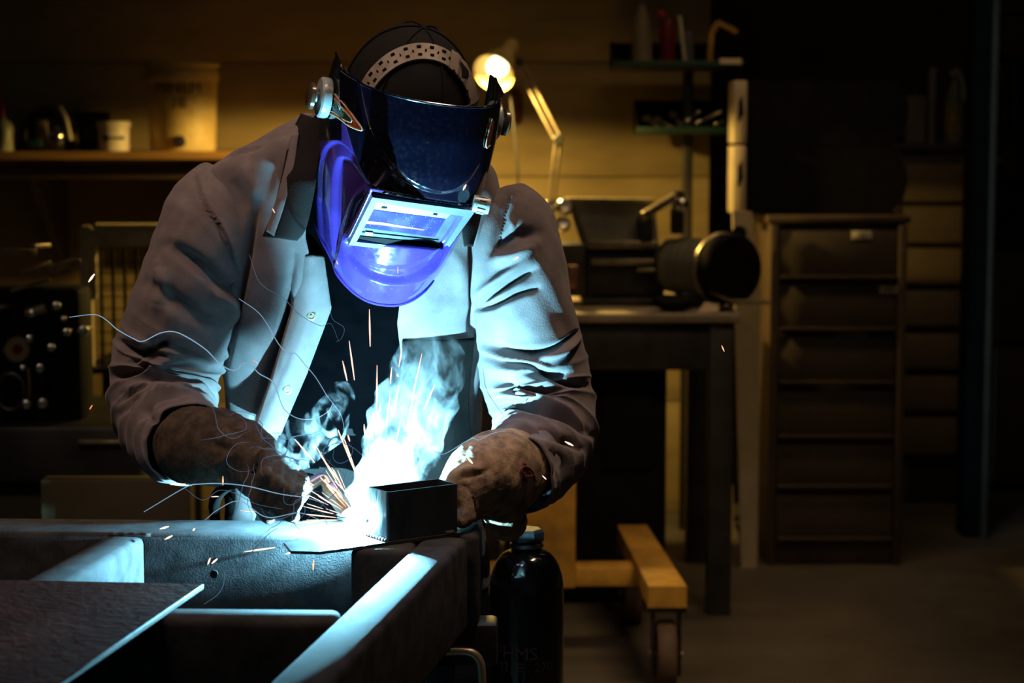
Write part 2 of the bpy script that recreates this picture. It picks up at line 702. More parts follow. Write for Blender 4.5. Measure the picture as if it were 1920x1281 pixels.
# loose rust-brown plate lying over the near bay
q = [PZ(0 - 260, 1086, T + 0.006), PZ(383, 1103, T + 0.006), PZ(120, 1300, T + 0.006), PZ(-420, 1300, T + 0.006)]
q = [np.array([-0.93, 2.40]), np.array([-0.370, 2.350]), np.array([-0.455, 1.86]), np.array([-0.99, 1.88])]
pl = [(p[0], p[1], T + 0.0005) for p in q]
plate = one('steel_plate', prism(pl, (0, 0, 0.007)), M_plate, 'flat rust-brown steel plate lying loose over the left bay of the frame', 'steel plate')
bv = plate.modifiers.new('edge', 'BEVEL')
bv.width = 0.0015
bv.segments = 2

# thin strip that carries the box, poking out over the inner edge of the far rail
Fb, Rb = np.array([-0.166, 2.612]), np.array([-0.074, 2.676])
ld = (Rb - Fb) / np.linalg.norm(Rb - Fb)
pd = np.array([-ld[1], ld[0]])
LONG, SHORT, HB = 0.113, 0.050, 0.0665
sp = [Fb + ld * 0.118 - pd * 0.004, Fb + ld * 0.118 + pd * 0.066, Fb - ld * 0.115 + pd * 0.076, Fb - ld * 0.1335 + pd * 0.022, Fb - ld * 0.105 - pd * 0.004]
one('steel_strip', prism([(p[0], p[1], T + 0.0003) for p in sp], (0, 0, 0.004)), M_boxsteel,
    'thin steel strip under the upright box section, its tip overhanging the frame', 'steel strip')
zb0 = T + 0.0046
bt = thing('box_section', 'short upright open-topped box section being welded onto the frame', 'steel tube', (*(Fb + ld * LONG / 2 + pd * SHORT / 2), zb0))
oc = [Fb, Fb + ld * LONG, Fb + ld * LONG + pd * SHORT, Fb + pd * SHORT]


def rounded(poly, r, k=5):
    out = []
    n = len(poly)
    for i in range(n):
        a, b, c = np.array(poly[i - 1]), np.array(poly[i]), np.array(poly[(i + 1) % n])
        u, w = (a - b) / np.linalg.norm(a - b), (c - b) / np.linalg.norm(c - b)
        p0, p1 = b + u * r, b + w * r
        for j in range(k + 1):
            s = j / k
            out.append((1 - s) ** 2 * p0 + 2 * s * (1 - s) * b + s * s * p1)
    return np.array(out)


ctr = (oc[0] + oc[2]) / 2
ic = [p + (ld * np.sign((ctr - p) @ ld) + pd * np.sign((ctr - p) @ pd)) * 0.0032 for p in oc]
ro, ri = rounded(oc, 0.004), rounded(ic, 0.0025)
mk('wall', ring_prism([(p[0], p[1], zb0) for p in ro], [(p[0], p[1], zb0) for p in ri], (0, 0, HB)), M_boxsteel, bt)
bead = [Fb - ld * 0.002 + pd * (SHORT * k / 14) + ld * 0.0012 * (k % 2) for k in range(15)]
mk('weld_bead', tube([(p[0], p[1], zb0 + 0.001) for p in bead], 0.0028, 8), M_bead, bt)
bead = [Fb + ld * (0.01 + 0.095 * k / 20) - pd * (0.001 + 0.0012 * (k % 2)) for k in range(21)]
mk('tack_weld', tube([(p[0], p[1], zb0 + 0.001) for p in bead[-4:]], 0.0026, 8), M_bead, bt)

# ------------------------------------------------------------------ black gas cylinder
GY = 3.15
gx = P(987, 1200, GY)[0]
gtop = P(987, 1013, GY)[2]
R = 143 / 2 / FPX * GY
gas = thing('gas_cylinder', 'glossy black gas cylinder with a domed shoulder standing right of the frame', 'gas cylinder', (gx, GY, 0))
prof = [(R * 0.86, 0.0), (R, 0.012), (R, gtop - 0.085)]
for k in range(1, 13):
    a = k / 12 * math.pi / 2
    prof.append((R * (0.42 + 0.58 * math.cos(a)) if k < 12 else R * 0.42, gtop - 0.085 + 0.068 * math.sin(a)))
prof += [(R * 0.40, gtop - 0.010), (R * 0.40, gtop)]
mk('body', lathe(prof, (gx, GY, 0), n=64), M_black, gas, 60)
cp = [(0.026, 0), (0.029, 0.004), (0.0285, 0.017), (0.024, 0.021)]
cap = mk('cap', lathe(cp, (gx, GY, gtop - 0.002), n=7), mat('scuffed_cap', (0.012, 0.012, 0.014), 0.5, 0.1, var=0.6, scale=60, bump=0.5), gas, 25)
mk('collar', lathe([(R * 0.36, 0), (R * 0.46, 0.004), (R * 0.44, 0.010), (R * 0.36, 0.012)], (gx, GY, gtop - 0.014), n=40), M_gun, gas)
M_faint = mat('faint_lettering', (0.014, 0.011, 0.010), 0.7, var=0.7, scale=90)


def wrap_text(s, size, cx, cy, r, z, a0, depth=0.0006):
    V, F = text_mesh(s, size)
    a = a0 + V[:, 0] / r
    return np.stack([cx + (r + depth) * np.sin(a), cy - (r + depth) * np.cos(a), z + V[:, 1]], 1), F


mk('lettering', wrap_text('PHMS', 0.030, gx, GY, R, P(0, 1228, GY - R)[2], -0.32), M_faint, gas, 0)
mk('lettering', wrap_text('M2  8 . 270', 0.022, gx, GY, R, P(0, 1254, GY - R)[2], -0.1), M_faint, gas, 0)
mk('foot_ring', lathe([(R + 0.004, 0.0), (R + 0.006, 0.01), (R + 0.006, 0.05), (R + 0.001, 0.056)], (gx, GY, 0), n=48), M_gun, gas)


# ------------------------------------------------------------------ the welder
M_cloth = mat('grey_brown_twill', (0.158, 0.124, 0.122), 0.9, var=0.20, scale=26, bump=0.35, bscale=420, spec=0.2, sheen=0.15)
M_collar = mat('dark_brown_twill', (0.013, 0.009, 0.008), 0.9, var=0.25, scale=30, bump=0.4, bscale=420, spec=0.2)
M_shirt = mat('black_shirt', (0.0008, 0.0008, 0.001), 1.0, var=0.3, scale=30, spec=0.0)
M_trouser = mat('dark_trousers', (0.009, 0.0075, 0.007), 0.9, var=0.3, scale=20, bump=0.3, bscale=300, spec=0.2)
M_leather = mat('sooty_leather', (0.065, 0.042, 0.028), 0.85, var=0.5, scale=45, detail=8, bump=0.5, bscale=260, dark=(0.02, 0.014, 0.011), spec=0.25)
M_leather2 = mat('pale_suede', (0.30, 0.20, 0.125), 0.9, var=0.5, scale=42, detail=10, bump=0.5, bscale=260, dark=(0.085, 0.060, 0.045), spec=0.2)
M_skin = mat('skin', (0.45, 0.27, 0.2), 0.6, var=0.1)
M_cap = mat('black_cap', (0.006, 0.005, 0.0045), 0.9, var=0.3, scale=40, bump=0.3, bscale=300, spec=0.2)

person = thing('person', 'welder in grey-brown work jacket and dark helmet bending over the steel chassis', 'person', (-0.25, 3.13, 0))

# --- head frame: helmet pivot between the two side knobs
YAW, TILT, ROLL = math.radians(14), math.radians(23), math.radians(8)
PIV = P(766, 208, 2.88)
f0 = np.array([math.sin(YAW), -math.cos(YAW), 0])
r0 = np.array([math.cos(YAW), math.sin(YAW), 0])
u0 = np.array([0, 0, 1.0])
EF = f0 * math.cos(TILT) - u0 * math.sin(TILT)
EU_ = u0 * math.cos(TILT) + f0 * math.sin(TILT)
ER = r0 * math.cos(ROLL) - EU_ * math.sin(ROLL)
EU = EU_ * math.cos(ROLL) + r0 * math.sin(ROLL)


def HL(x, y, z):
    """head-local (right, front, up) to world"""
    return PIV + np.multiply.outer(x, ER) + np.multiply.outer(y, EF) + np.multiply.outer(z, EU)


# --- arms: axis rows (x px, y px, depth, half width, half thickness)
def rows(lst):
    return np.array([[*P(a, b, Y), ra, rb] for a, b, Y, ra, rb in lst])


armL = rows([(455, 372, 3.00, .074, .078), (412, 420, 2.985, .086, .086), (365, 520, 2.985, .082, .078), (333, 610, 3.00, .082, .082),
             (312, 690, 3.005, .083, .086), (306, 755, 2.98, .080, .080), (322, 806, 2.92, .072, .070), (352, 832, 2.84, .062, .064)])
armR = rows([(905, 400, 3.04, .076, .080), (935, 450, 3.025, .092, .092), (972, 540, 3.01, .080, .078), (990, 635, 3.01, .080, .080),
             (1008, 725, 3.01, .082, .083), (1024, 800, 2.985, .080, .078), (1004, 852, 2.92, .070, .072), (962, 886, 2.84, .064, .066)])

SL = lambda s, o, pts: [(p[0] / s + o[0], p[1] / s + o[1]) for p in pts]
z2 = lambda pts: SL(2.562, (180, 180), pts)
z3 = lambda pts: SL(2.912, (180, 560), pts)
z4 = lambda pts: SL(2.785, (600, 580), pts)
z1 = lambda pts: SL(2.135, (520, 20), pts)
FOLD_L = [
    (z3([(110, 235), (200, 290), (290, 285), (380, 235)]), 11, -.011),
    (z3([(85, 430), (150, 405), (230, 375), (310, 325), (390, 310)]), 9, -.010),
    (z3([(150, 405), (230, 330), (260, 270)]), 8, -.006),
    (z3([(110, 560), (200, 480), (300, 425), (450, 410), (600, 440)]), 9, -.011),
    (z3([(130, 630), (230, 530), (330, 465), (480, 470), (640, 505)]), 8, -.009),
    (z3([(250, 690), (280, 600), (400, 535), (520, 530)]), 9, -.010),
    (z3([(240, 760), (270, 680), (330, 640)]), 8, -.007),
    (z3([(330, 390), (430, 370), (560, 380), (620, 400)]), 8, -.008),
    (z3([(400, 320), (520, 350), (640, 370)]), 8, -.008),
    (z3([(300, 240), (450, 280), (600, 350)]), 9, -.007),
    (z2([(350, 715), (480, 800), (600, 900), (675, 935)]), 15, -.013),
    (z2([(250, 900), (330, 950), (450, 1040), (560, 1090)]), 17, -.009),
    (z2([(300, 820), (320, 900), (290, 1000)]), 16, .006),
    (z2([(560, 940), (640, 1000), (640, 1100)]), 16, .008),
    (z2([(470, 370), (520, 520), (600, 650), (680, 860)]), 3.5, -.005),
    (z2([(490, 370), (540, 520), (620, 650), (695, 850)]), 6, .003),
    (z3([(170, 380), (240, 350), (330, 345)]), 7, .006),
    (z3([(150, 500), (260, 440), (380, 430)]), 6, .006),
    (z3([(190, 590), (280, 510), (420, 490), (560, 500)]), 6, .006),
]
FOLD_R = [
    (z4([(830, 235), (950, 285), (1100, 305), (1280, 375), (1400, 400)]), 8, -.012),
    (z4([(830, 215), (950, 255), (1080, 270), (1200, 320)]), 8, .006),
    (z4([(1040, 330), (1180, 350), (1310, 335)]), 7, -.007),
    (z4([(1370, 110), (1250, 195), (1130, 230), (1000, 222), (850, 180)]), 8, -.010),
    (z4([(1360, 140), (1260, 225), (1150, 255)]), 8, .006),
    (z4([(870, 520), (1000, 490), (1150, 520), (1300, 570), (1415, 660)]), 8, -.012),
    (z4([(880, 470), (1000, 455), (1150, 480), (1300, 525)]), 9, .006),
    (z4([(880, 660), (1000, 632), (1150, 640), (1290, 685), (1360, 730)]), 8, -.011),
    (z4([(930, 370), (1050, 425), (1200, 432), (1290, 425)]), 8, -.008),
    (z4([(900, 400), (960, 440), (1100, 450)]), 8, .004),
    (z4([(1200, 720), (1260, 800), (1240, 900)]), 10, -.006),
    (z1([(790, 1180), (900, 1110), (1030, 1035)]), 7, -.012),
    (z1([(800, 1140), (900, 1070), (1020, 990)]), 11, .007),
    (z1([(785, 1195), (850, 1185), (950, 1140), (1040, 1110)]), 7, -.011),
    (z1([(860, 960), (940, 900), (1040, 890)]), 13, -.008),
    (z1([(870, 1000), (960, 980), (1030, 940)]), 15, .009),
    (z1([(930, 760), (890, 880), (870, 960)]), 13, -.006),
    (z1([(965, 740), (930, 820), (960, 900), (990, 880)]), 5, .003),
    (z1([(950, 700), (935, 735), (900, 880), (840, 1000)]), 3.5, -.004),
]


def sleeve(ctrl, folds, seed, name='sleeve'):
    V, F, N, S, PH = sweep(ctrl, 230, 150, caps=False)
    V = V + N * (0.0035 * wob(V, 60, seed) + 0.002 * wob(V, 150, seed + 1))[:, None]
    # crowded ring folds where the sleeve is pushed up round the elbow and forearm
    L_ = S.max()
    win = sstep(.36, .52, S / L_) * sstep(1.0, .93, S / L_)
    ph_ = S * 2 * math.pi / .034 + 1.5 * np.sin(PH + .6 * seed) + 3.2 * wob(V, 13, seed + 5)
    V = V + N * (win * (.0075 * (1 - np.abs(np.sin(ph_ / 2))) ** 1.6 - .003) * (.35 + .65 * sstep(-.25, .25, wob(V, 19, seed + 7))))[:, None]
    V = creases(V, N, [(l, w * .8, a * 2.1) for l, w, a in folds])
    # hem turned inward at the cuff
    n = 150
    last = V[-n:]
    c = last.mean(0)
    t = ctrl[-1, :3] - ctrl[-2, :3]
    t /= np.linalg.norm(t)
    r1 = c + (last - c) * 0.95 + t * 0.001
    r2 = c + (last - c) * 0.94 - t * 0.05
    k = len(V)
    V = np.vstack([V, r1, r2])
    for m in (0, 1):
        b0 = k - n + m * n
        for j in range(n):
            F.append((b0 + j, b0 + (j + 1) % n, b0 + n + (j + 1) % n, b0 + n + j))
    return V, F


jacket = None
# --- torso of the jacket: rings around the leaning trunk, open at the front
TZ = np.array([0.70, 0.85, 1.00, 1.10, 1.20, 1.28, 1.335, 1.372, 1.40, 1.425, 1.45])
TX = np.array([-.250, -.250, -.250, -.248, -.245, -.243, -.243, -.243, -.240, -.232, -.222])
TY = np.array([3.16, 3.15, 3.125, 3.085, 3.04, 3.015, 3.0, 2.99, 2.98, 2.97, 2.96])
TA = np.array([.215, .205, .200, .208, .218, .222, .225, .213, .165, .122, .085])
TB = np.array([.150, .145, .140, .140, .140, .135, .122, .108, .098, .085, .070])


def interp_s(z, arr):
    """smooth interpolation of a torso table"""
    zz = np.linspace(TZ[0], TZ[-1], 400)
    ff = np.interp(zz, TZ, arr)
    k = np.exp(-np.linspace(-2, 2, 21) ** 2)
    k /= k.sum()
    pad = np.pad(ff, 10, mode='edge')
    return np.interp(z, zz, np.convolve(pad, k, 'valid'))


def trunk(z, th, grow=0.0, n=2.4):
    a, b = interp_s(z, TA) + grow, interp_s(z, TB) + grow
    s, c = np.sin(th), np.cos(th)
    e = 2 / n
    return np.stack([interp_s(z, TX) + a * np.sign(s) * np.abs(s) ** e, interp_s(z, TY) - b * np.sign(c) * np.abs(c) ** e, z], -1)


def normals_grid(V, nr, nc):
    G = V.reshape(nr, nc, 3)
    du = np.gradient(G, axis=1)
    dv = np.gradient(G, axis=0)
    N = np.cross(du, dv)
    N /= np.maximum(np.linalg.norm(N, axis=2), 1e-9)[..., None]
    return N.reshape(-1, 3)


nr_, nc_ = 200, 340
zz = np.linspace(0.70, 1.45, nr_)
eL = np.interp(zz, [0.70, 0.98, 1.165, 1.27, 1.45], [-.44, -.352, -.278, -.30, -.29])     # x of the left front edge
eR = np.interp(zz, [0.70, 0.95, 1.08, 1.14, 1.27, 1.45], [-.16, -.165, -.165, -.170, -.150, -.18])
rowsV = []
for i, z in enumerate(zz):
    a = interp_s(z, TA)
    x0 = interp_s(z, TX)
    e = 2 / 2.4
    tl = -math.asin(min(1, abs(eL[i] - x0) / a) ** (1 / e)) * np.sign(x0 - eL[i])
    tr = math.asin(min(1, abs(eR[i] - x0) / a) ** (1 / e)) * np.sign(eR[i] - x0)
    th = np.linspace(tl, tr - 2 * math.pi, nc_)
    rowsV.append(trunk(np.full(nc_, z), th))
V = np.concatenate(rowsV)
N = normals_grid(V, nr_, nc_)
ctr_ = np.stack([interp_s(V[:, 2], TX), interp_s(V[:, 2], TY), V[:, 2]], 1)
sgn = np.sign(((V - ctr_) * N).sum(1).mean())
N *= sgn
V = V + N * (0.006 * wob(V, 28, 5) + 0.003 * wob(V, 70, 6))[:, None]
FOLD_T = [
    (z2([(480, 385), (640, 288), (790, 248), (830, 205), (925, 185)]), 3.0, -.004),
    (z2([(480, 370), (640, 275), (790, 235)]), 5, .003),
    (z2([(780, 505), (745, 650), (705, 860), (655, 1100), (620, 1270)]), 8, -.018),
    (z2([(950, 760), (930, 900), (890, 1150), (850, 1290)]), 5.5, -.016),
    (z3([(1055, 0), (1010, 230), (930, 430), (850, 680)]), 5.5, -.016),
    (z2([(700, 330), (760, 440), (775, 510)]), 14, .007),
    (z2([(640, 400), (690, 480), (720, 560)]), 14, -.006),
    (z2([(880, 200), (850, 330), (800, 500)]), 12, -.006),
    (z1([(790, 800), (780, 1000), (785, 1200), (780, 1281)]), 5, -.012),
    (z4([(400, 155), (560, 160), (780, 130)]), 3, -.003),
    (z4([(800, 0), (790, 60), (785, 120)]), 6, -.008),
    (z1([(700, 960), (740, 1040), (730, 1150)]), 12, .005),
]
V = creases(V, N, FOLD_T)
F = []
for i in range(nr_ - 1):
    for j in range(nc_ - 1):
        a = i * nc_ + j
        F.append((a, a + 1, a + nc_ + 1, a + nc_))
jacket = mk('jacket', (V, F), M_cloth, person, 0)
jacket.data.polygons.foreach_set('use_smooth', [True] * len(jacket.data.polygons))
so = jacket.modifiers.new('thickness', 'SOLIDIFY')
so.thickness = 0.004
so.offset = -1
tag(jacket, 'open grey-brown twill work jacket')

for ctrl, fl, sd in ((armL, FOLD_L, 11), (armR, FOLD_R, 21)):
    o = mk('sleeve', sleeve(ctrl, fl, sd), M_cloth, jacket, 0)
    o.data.polygons.foreach_set('use_smooth', [True] * len(o.data.polygons))

# button strip along the left front edge, standing off the panel
pr_, pc_ = 60, 14
G = []
for i in range(pr_):
    s = i / (pr_ - 1)
    py = 478 + (815 - 478) * s
    xr = np.interp(py, [478, 578, 700, 815], [606, 620, 574, 524])
    xl = np.interp(py, [478, 578, 700, 815], [560, 548, 512, 474])
    for j in range(pc_):
        t = j / (pc_ - 1)
        yy = 2.905 + 0.055 * s - 0.018 * math.sin(t * math.pi) + 0.006 * t
        G.append(P(xl + (xr - xl) * t, py, yy))
G = np.array(G)
Nn = np.tile(np.array([0, -1.0, 0]), (len(G), 1))
G = creases(G, Nn, [(z3([(1140, 100), (1040, 350), (930, 600)]), 2.5, -.003)])
Fg = [(i * pc_ + j, i * pc_ + j + 1, (i + 1) * pc_ + j + 1, (i + 1) * pc_ + j) for i in range(pr_ - 1) for j in range(pc_ - 1)]
pk = mk('placket', (G, Fg), M_cloth, jacket, 0)
pk.data.polygons.foreach_set('use_smooth', [True] * len(pk.data.polygons))
so = pk.modifiers.new('thickness', 'SOLIDIFY')
so.thickness = 0.004
so.offset = 0
M_brass = mat('snap_brass', (0.42, 0.36, 0.25), 0.4, 0.4, var=0.2, scale=60)
for (bx_, by_, dd) in ((584, 593, 2.9075), (539, 731, 2.9295)):
    c = P(bx_, by_, dd)
    mk('snap_button', [lathe([(0.0052, 0), (0.0068, 0.001), (0.0068, 0.002), (0.0048, 0.0034), (0.004, 0.0022), (0.0022, 0.002), (0.0018, 0.0036)], c, (0, -1, 0.1), 24)], M_brass, jacket)


def flap(rowsA, rowsB, depthA, depthB, nseg, name, m, parent, bulge=0.01, thick=0.005):
    A, B = spline2(rowsA, nseg), spline2(rowsB, nseg)
    dA = np.interp(np.linspace(0, 1, nseg), np.linspace(0, 1, len(depthA)), depthA)
    dB = np.interp(np.linspace(0, 1, nseg), np.linspace(0, 1, len(depthB)), depthB)
    k = 12
    V = []
    for i in range(nseg):
        for j in range(k):
            t = j / (k - 1)
            V.append(P(*(A[i] * (1 - t) + B[i] * t), dA[i] * (1 - t) + dB[i] * t - bulge * math.sin(math.pi * t)))
    F = [(i * k + j, i * k + j + 1, (i + 1) * k + j + 1, (i + 1) * k + j) for i in range(nseg - 1) for j in range(k - 1)]
    o = mk(name, (np.array(V), F), m, parent, 0)
    o.data.polygons.foreach_set('use_smooth', [True] * len(o.data.polygons))
    s = o.modifiers.new('thickness', 'SOLIDIFY')
    s.thickness = thick
    s.offset = 0
    return o


# collar: left wing with its stitched edge strip, right wing mostly behind the helmet, band round the neck
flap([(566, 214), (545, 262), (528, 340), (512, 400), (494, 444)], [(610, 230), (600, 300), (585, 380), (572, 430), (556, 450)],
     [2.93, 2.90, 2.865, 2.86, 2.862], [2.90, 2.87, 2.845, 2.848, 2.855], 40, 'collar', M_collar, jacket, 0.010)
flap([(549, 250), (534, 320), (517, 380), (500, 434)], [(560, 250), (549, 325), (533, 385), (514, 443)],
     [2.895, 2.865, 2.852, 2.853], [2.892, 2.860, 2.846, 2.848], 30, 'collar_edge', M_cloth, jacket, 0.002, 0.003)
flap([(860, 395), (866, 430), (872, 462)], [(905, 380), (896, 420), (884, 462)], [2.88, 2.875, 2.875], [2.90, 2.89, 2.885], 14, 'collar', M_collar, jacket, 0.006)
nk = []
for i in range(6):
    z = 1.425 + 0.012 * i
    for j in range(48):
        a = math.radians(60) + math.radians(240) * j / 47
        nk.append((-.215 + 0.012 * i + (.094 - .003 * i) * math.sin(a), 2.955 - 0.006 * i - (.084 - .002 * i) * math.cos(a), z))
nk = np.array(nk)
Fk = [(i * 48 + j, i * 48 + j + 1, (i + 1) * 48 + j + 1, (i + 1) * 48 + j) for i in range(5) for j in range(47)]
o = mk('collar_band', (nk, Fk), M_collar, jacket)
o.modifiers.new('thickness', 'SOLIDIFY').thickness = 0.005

# black shirt under the open jacket
sr, sc_ = 60, 90
V = np.concatenate([trunk(np.full(sc_, z), np.arange(sc_) / sc_ * 2 * math.pi, -0.022) for z in np.linspace(0.75, 1.44, sr)])
F = [(i * sc_ + j, i * sc_ + (j + 1) % sc_, (i + 1) * sc_ + (j + 1) % sc_, (i + 1) * sc_ + j) for i in range(sr - 1) for j in range(sc_)]
mk('shirt', (V, F), M_shirt, person, 60)

# dark leather apron over the right lower front
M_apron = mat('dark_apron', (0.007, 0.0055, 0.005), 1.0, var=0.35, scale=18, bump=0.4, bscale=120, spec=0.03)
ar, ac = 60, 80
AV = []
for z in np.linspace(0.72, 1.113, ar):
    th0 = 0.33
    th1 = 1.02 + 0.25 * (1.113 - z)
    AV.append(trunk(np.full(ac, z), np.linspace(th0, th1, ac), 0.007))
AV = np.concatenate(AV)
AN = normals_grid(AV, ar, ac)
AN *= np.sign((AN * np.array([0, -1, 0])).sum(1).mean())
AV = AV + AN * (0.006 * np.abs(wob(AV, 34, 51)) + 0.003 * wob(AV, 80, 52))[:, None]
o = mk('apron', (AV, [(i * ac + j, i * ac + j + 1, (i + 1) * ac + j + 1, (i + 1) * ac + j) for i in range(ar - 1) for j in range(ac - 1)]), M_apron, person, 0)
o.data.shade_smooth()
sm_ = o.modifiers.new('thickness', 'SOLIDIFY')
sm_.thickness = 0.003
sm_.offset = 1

# --- body under the clothes: one continuous figure
hipL, hipR = np.array([-.35, 3.16, .88]), np.array([-.15, 3.16, .88])
kneeL, kneeR = np.array([-.40, 3.08, .48]), np.array([-.11, 3.10, .48])
ankL, ankR = np.array([-.41, 3.20, .09]), np.array([-.10, 3.22, .09])
HEADC = HL(0, -.015, .015)


def body_sd(Q):
    d = sd_cone(Q, (-.25, 3.15, .92), (-.245, 3.05, 1.25), .092, .095)
    for a, b, ra, rb in ((np.array([-.31, 3.14, .92]), np.array([-.19, 3.14, .92]), .085, .085),
                         (np.array([-.40, 2.99, 1.33]), np.array([-.08, 3.01, 1.33]), .06, .06),
                         (np.array([-.24, 2.98, 1.38]), HEADC, .055, .055),
                         (hipL, kneeL, .085, .058), (kneeL, ankL, .055, .042), (hipR, kneeR, .085, .058), (kneeR, ankR, .055, .042),
                         (ankL, ankL + np.array([-.02, -.17, -.05]), .038, .03), (ankR, ankR + np.array([.02, -.17, -.05]), .038, .03)):
        d = smin(d, sd_cone(Q, a, b, ra, rb), .04)
    for arm in (armL, armR):
        for i in range(1, len(arm) - 1):
            d = smin(d, sd_cone(Q, arm[i, :3], arm[i + 1, :3], .048 - .003 * i, .046 - .003 * i), .02)
    for w, h in ((P(452, 852, 2.765), P(540, 900, 2.722)), (P(905, 905, 2.785), P(862, 938, 2.75))):
        d = smin(d, sd_cone(Q, w, h, .026, .026), .02)
    for arm, w in ((armL, P(452, 852, 2.765)), (armR, P(905, 905, 2.785))):
        d = smin(d, sd_cone(Q, arm[-1, :3], w, .030, .028), .02)
    hd = sd_ell((Q - HEADC) @ np.stack([ER, EF, EU], 1), (0, 0, -.02), (.074, .094, .115))
    d = smin(d, hd, .03)
    nose = sd_cone(Q, HL(0, .078, -.015), HL(0, .094, -.05), .008, .012)
    d = smin(d, nose, .01)
    for s in (-1, 1):
        d = smin(d, sd_ell((Q - HL(s * .076, -.02, -.02)) @ np.stack([ER, EF, EU], 1), (0, 0, 0), (.010, .022, .032)), .008)
        d = -smin(-d, -(-sd_ell((Q - HL(s * .03, .084, -.005)) @ np.stack([ER, EF, EU], 1), (0, 0, 0), (.014, .012, .009))), .006)
    return d


mk('body', iso_mesh(body_sd, (-.62, 2.62, 0.0), (.22, 3.4, 1.62), .012), M_skin, person, 0).data.shade_smooth()


def trousers_sd(Q):
    d = sd_cone(Q, (-.32, 3.15, .90), (-.18, 3.15, .90), .118, .118)
    d = smin(d, sd_cone(Q, (-.25, 3.15, .90), (-.25, 3.13, 1.02), .125, .12), .03)
    for a, b, c in ((hipL, kneeL, ankL), (hipR, kneeR, ankR)):
        d = smin(d, sd_cone(Q, a, b, .108, .082), .03)
        d = smin(d, sd_cone(Q, b, c + np.array([0, 0, .02]), .082, .078), .03)
    w = np.sin(Q[..., 2] * 75 + Q[..., 0] * 20) * 0.004 + np.sin(Q[..., 2] * 130 + Q[..., 1] * 60) * 0.002
    return d + w


mk('trousers', iso_mesh(trousers_sd, (-.58, 2.9, 0.02), (.1, 3.4, 1.12), .011), M_trouser, person, 0).data.shade_smooth()
M_boot = mat('boot_leather', (0.02, 0.015, 0.012), 0.5, var=0.3, scale=20)
for a, sx in ((ankL, -.02), (ankR, .02)):
    bt_sd = lambda Q, a=a, sx=sx: np.maximum(smin(smin(sd_cone(Q, a + np.array([0, .02, .06]), a + np.array([0, .02, -.03]), .062, .058),
                                                        sd_cone(Q, a + np.array([0, .03, -.045]), a + np.array([sx, -.17, -.05]), .046, .044), .03),
                                                   sd_ell(Q, a + np.array([sx, -.16, -.05]), (.05, .06, .045)), .02), -(Q[..., 2] - 0.002))
    mk('boot', iso_mesh(bt_sd, a + np.array([-.12, -.28, -.10]), a + np.array([.12, .12, .16]), .008), M_boot, person, 0).data.shade_smooth()

# --- cap over the skull
nv, nu = 30, 48
V = []
for i in range(nv):
    a = (i / (nv - 1)) * math.radians(105)
    for j in range(nu):
        b = 2 * math.pi * j / nu
        rr = 1 + 0.012 * math.cos(b * 6) * math.sin(a)
        V.append(HL(.092 * math.sin(a) * math.sin(b) * rr, -.018 + .112 * math.sin(a) * math.cos(b) * rr, .008 + .112 * math.cos(a)))
F = [(i * nu + j, (i + 1) * nu + j, (i + 1) * nu + (j + 1) % nu, i * nu + (j + 1) % nu) for i in range(nv - 1) for j in range(nu)]
capo = mk('cap', (np.array(V), F), M_cap, person, 0)
capo.data.polygons.foreach_set('use_smooth', [True] * len(capo.data.polygons))
tag(capo, 'plain black cap')
for k in range(3):
    a0 = math.pi * k / 3 + 0.3
    pts = [HL(.0935 * math.sin(a) * math.sin(a0), -.018 + .1135 * math.sin(a) * math.cos(a0), .008 + .1135 * math.cos(a)) for a in np.linspace(-1.75, 1.75, 21)]
    mk('cap_seam', tube(pts, 0.0013, 6, 41), M_cap, capo)

# ------------------------------------------------------------------ gloves
def glove(name, axis_rows, palm, fingers, thumb, m, lo, hi, cuff_m=None, folds=(), seed=3):
    """gauntlet, palm and five fingers in one surface"""
    def sd(Q):
        d = None
        for i in range(len(axis_rows) - 1):
            a, b = axis_rows[i], axis_rows[i + 1]
            e = sd_cone(Q, a[:3], b[:3], a[3], b[3])
            d = e if d is None else smin(d, e, .012)
        for a, b, ra, rb in palm:
            d = smin(d, sd_cone(Q, a, b, ra, rb), .014)
        fd = None
        for ch, r in fingers + [thumb]:
            e = None
            for i in range(len(ch) - 1):
                k = sd_cone(Q, ch[i], ch[i + 1], r * (1 - 0.07 * i), r * (1 - 0.07 * (i + 1)))
                e = k if e is None else smin(e, k, .004)
            fd = e if fd is None else np.minimum(fd, e)
        return smin(d, fd, .006)
    V, F = iso_mesh(sd, lo, hi, 0.0032)
    # normals from the implicit function
    eps = 0.002
    g = np.stack([sd(V + np.eye(3)[i] * eps) - sd(V - np.eye(3)[i] * eps) for i in range(3)], 1)
    g /= np.maximum(np.linalg.norm(g, axis=1), 1e-9)[:, None]
    V = V + g * (0.0016 * wob(V, 170, seed) + 0.0011 * wob(V, 420, seed + 1))[:, None]
    V = creases(V, g, folds)
    o = mk(name, (V, F), m, person, 0)
    o.data.polygons.foreach_set('use_smooth', [True] * len(o.data.polygons))
    return o


# right hand of the welder (left in the picture): fist round the torch handle
wristL = P(450, 850, 2.765)
palmL = P(512, 885, 2.725)
tor_a, tor_b = P(482, 892, 2.69), P(566, 925, 2.685)     # torch handle runs through the fist
td = (tor_b - tor_a) / np.linalg.norm(tor_b - tor_a)


def grip(center, t, start, r, a0, a1, n=5):
    """finger joints curling round an axis t through center"""
    t = t / np.linalg.norm(t)
    s = start - center
    s = s - t * (s @ t)
    s /= np.linalg.norm(s)
    q = np.cross(t, s)
    return [center + (s * math.cos(a) + q * math.sin(a)) * r for a in np.linspace(a0, a1, n)]


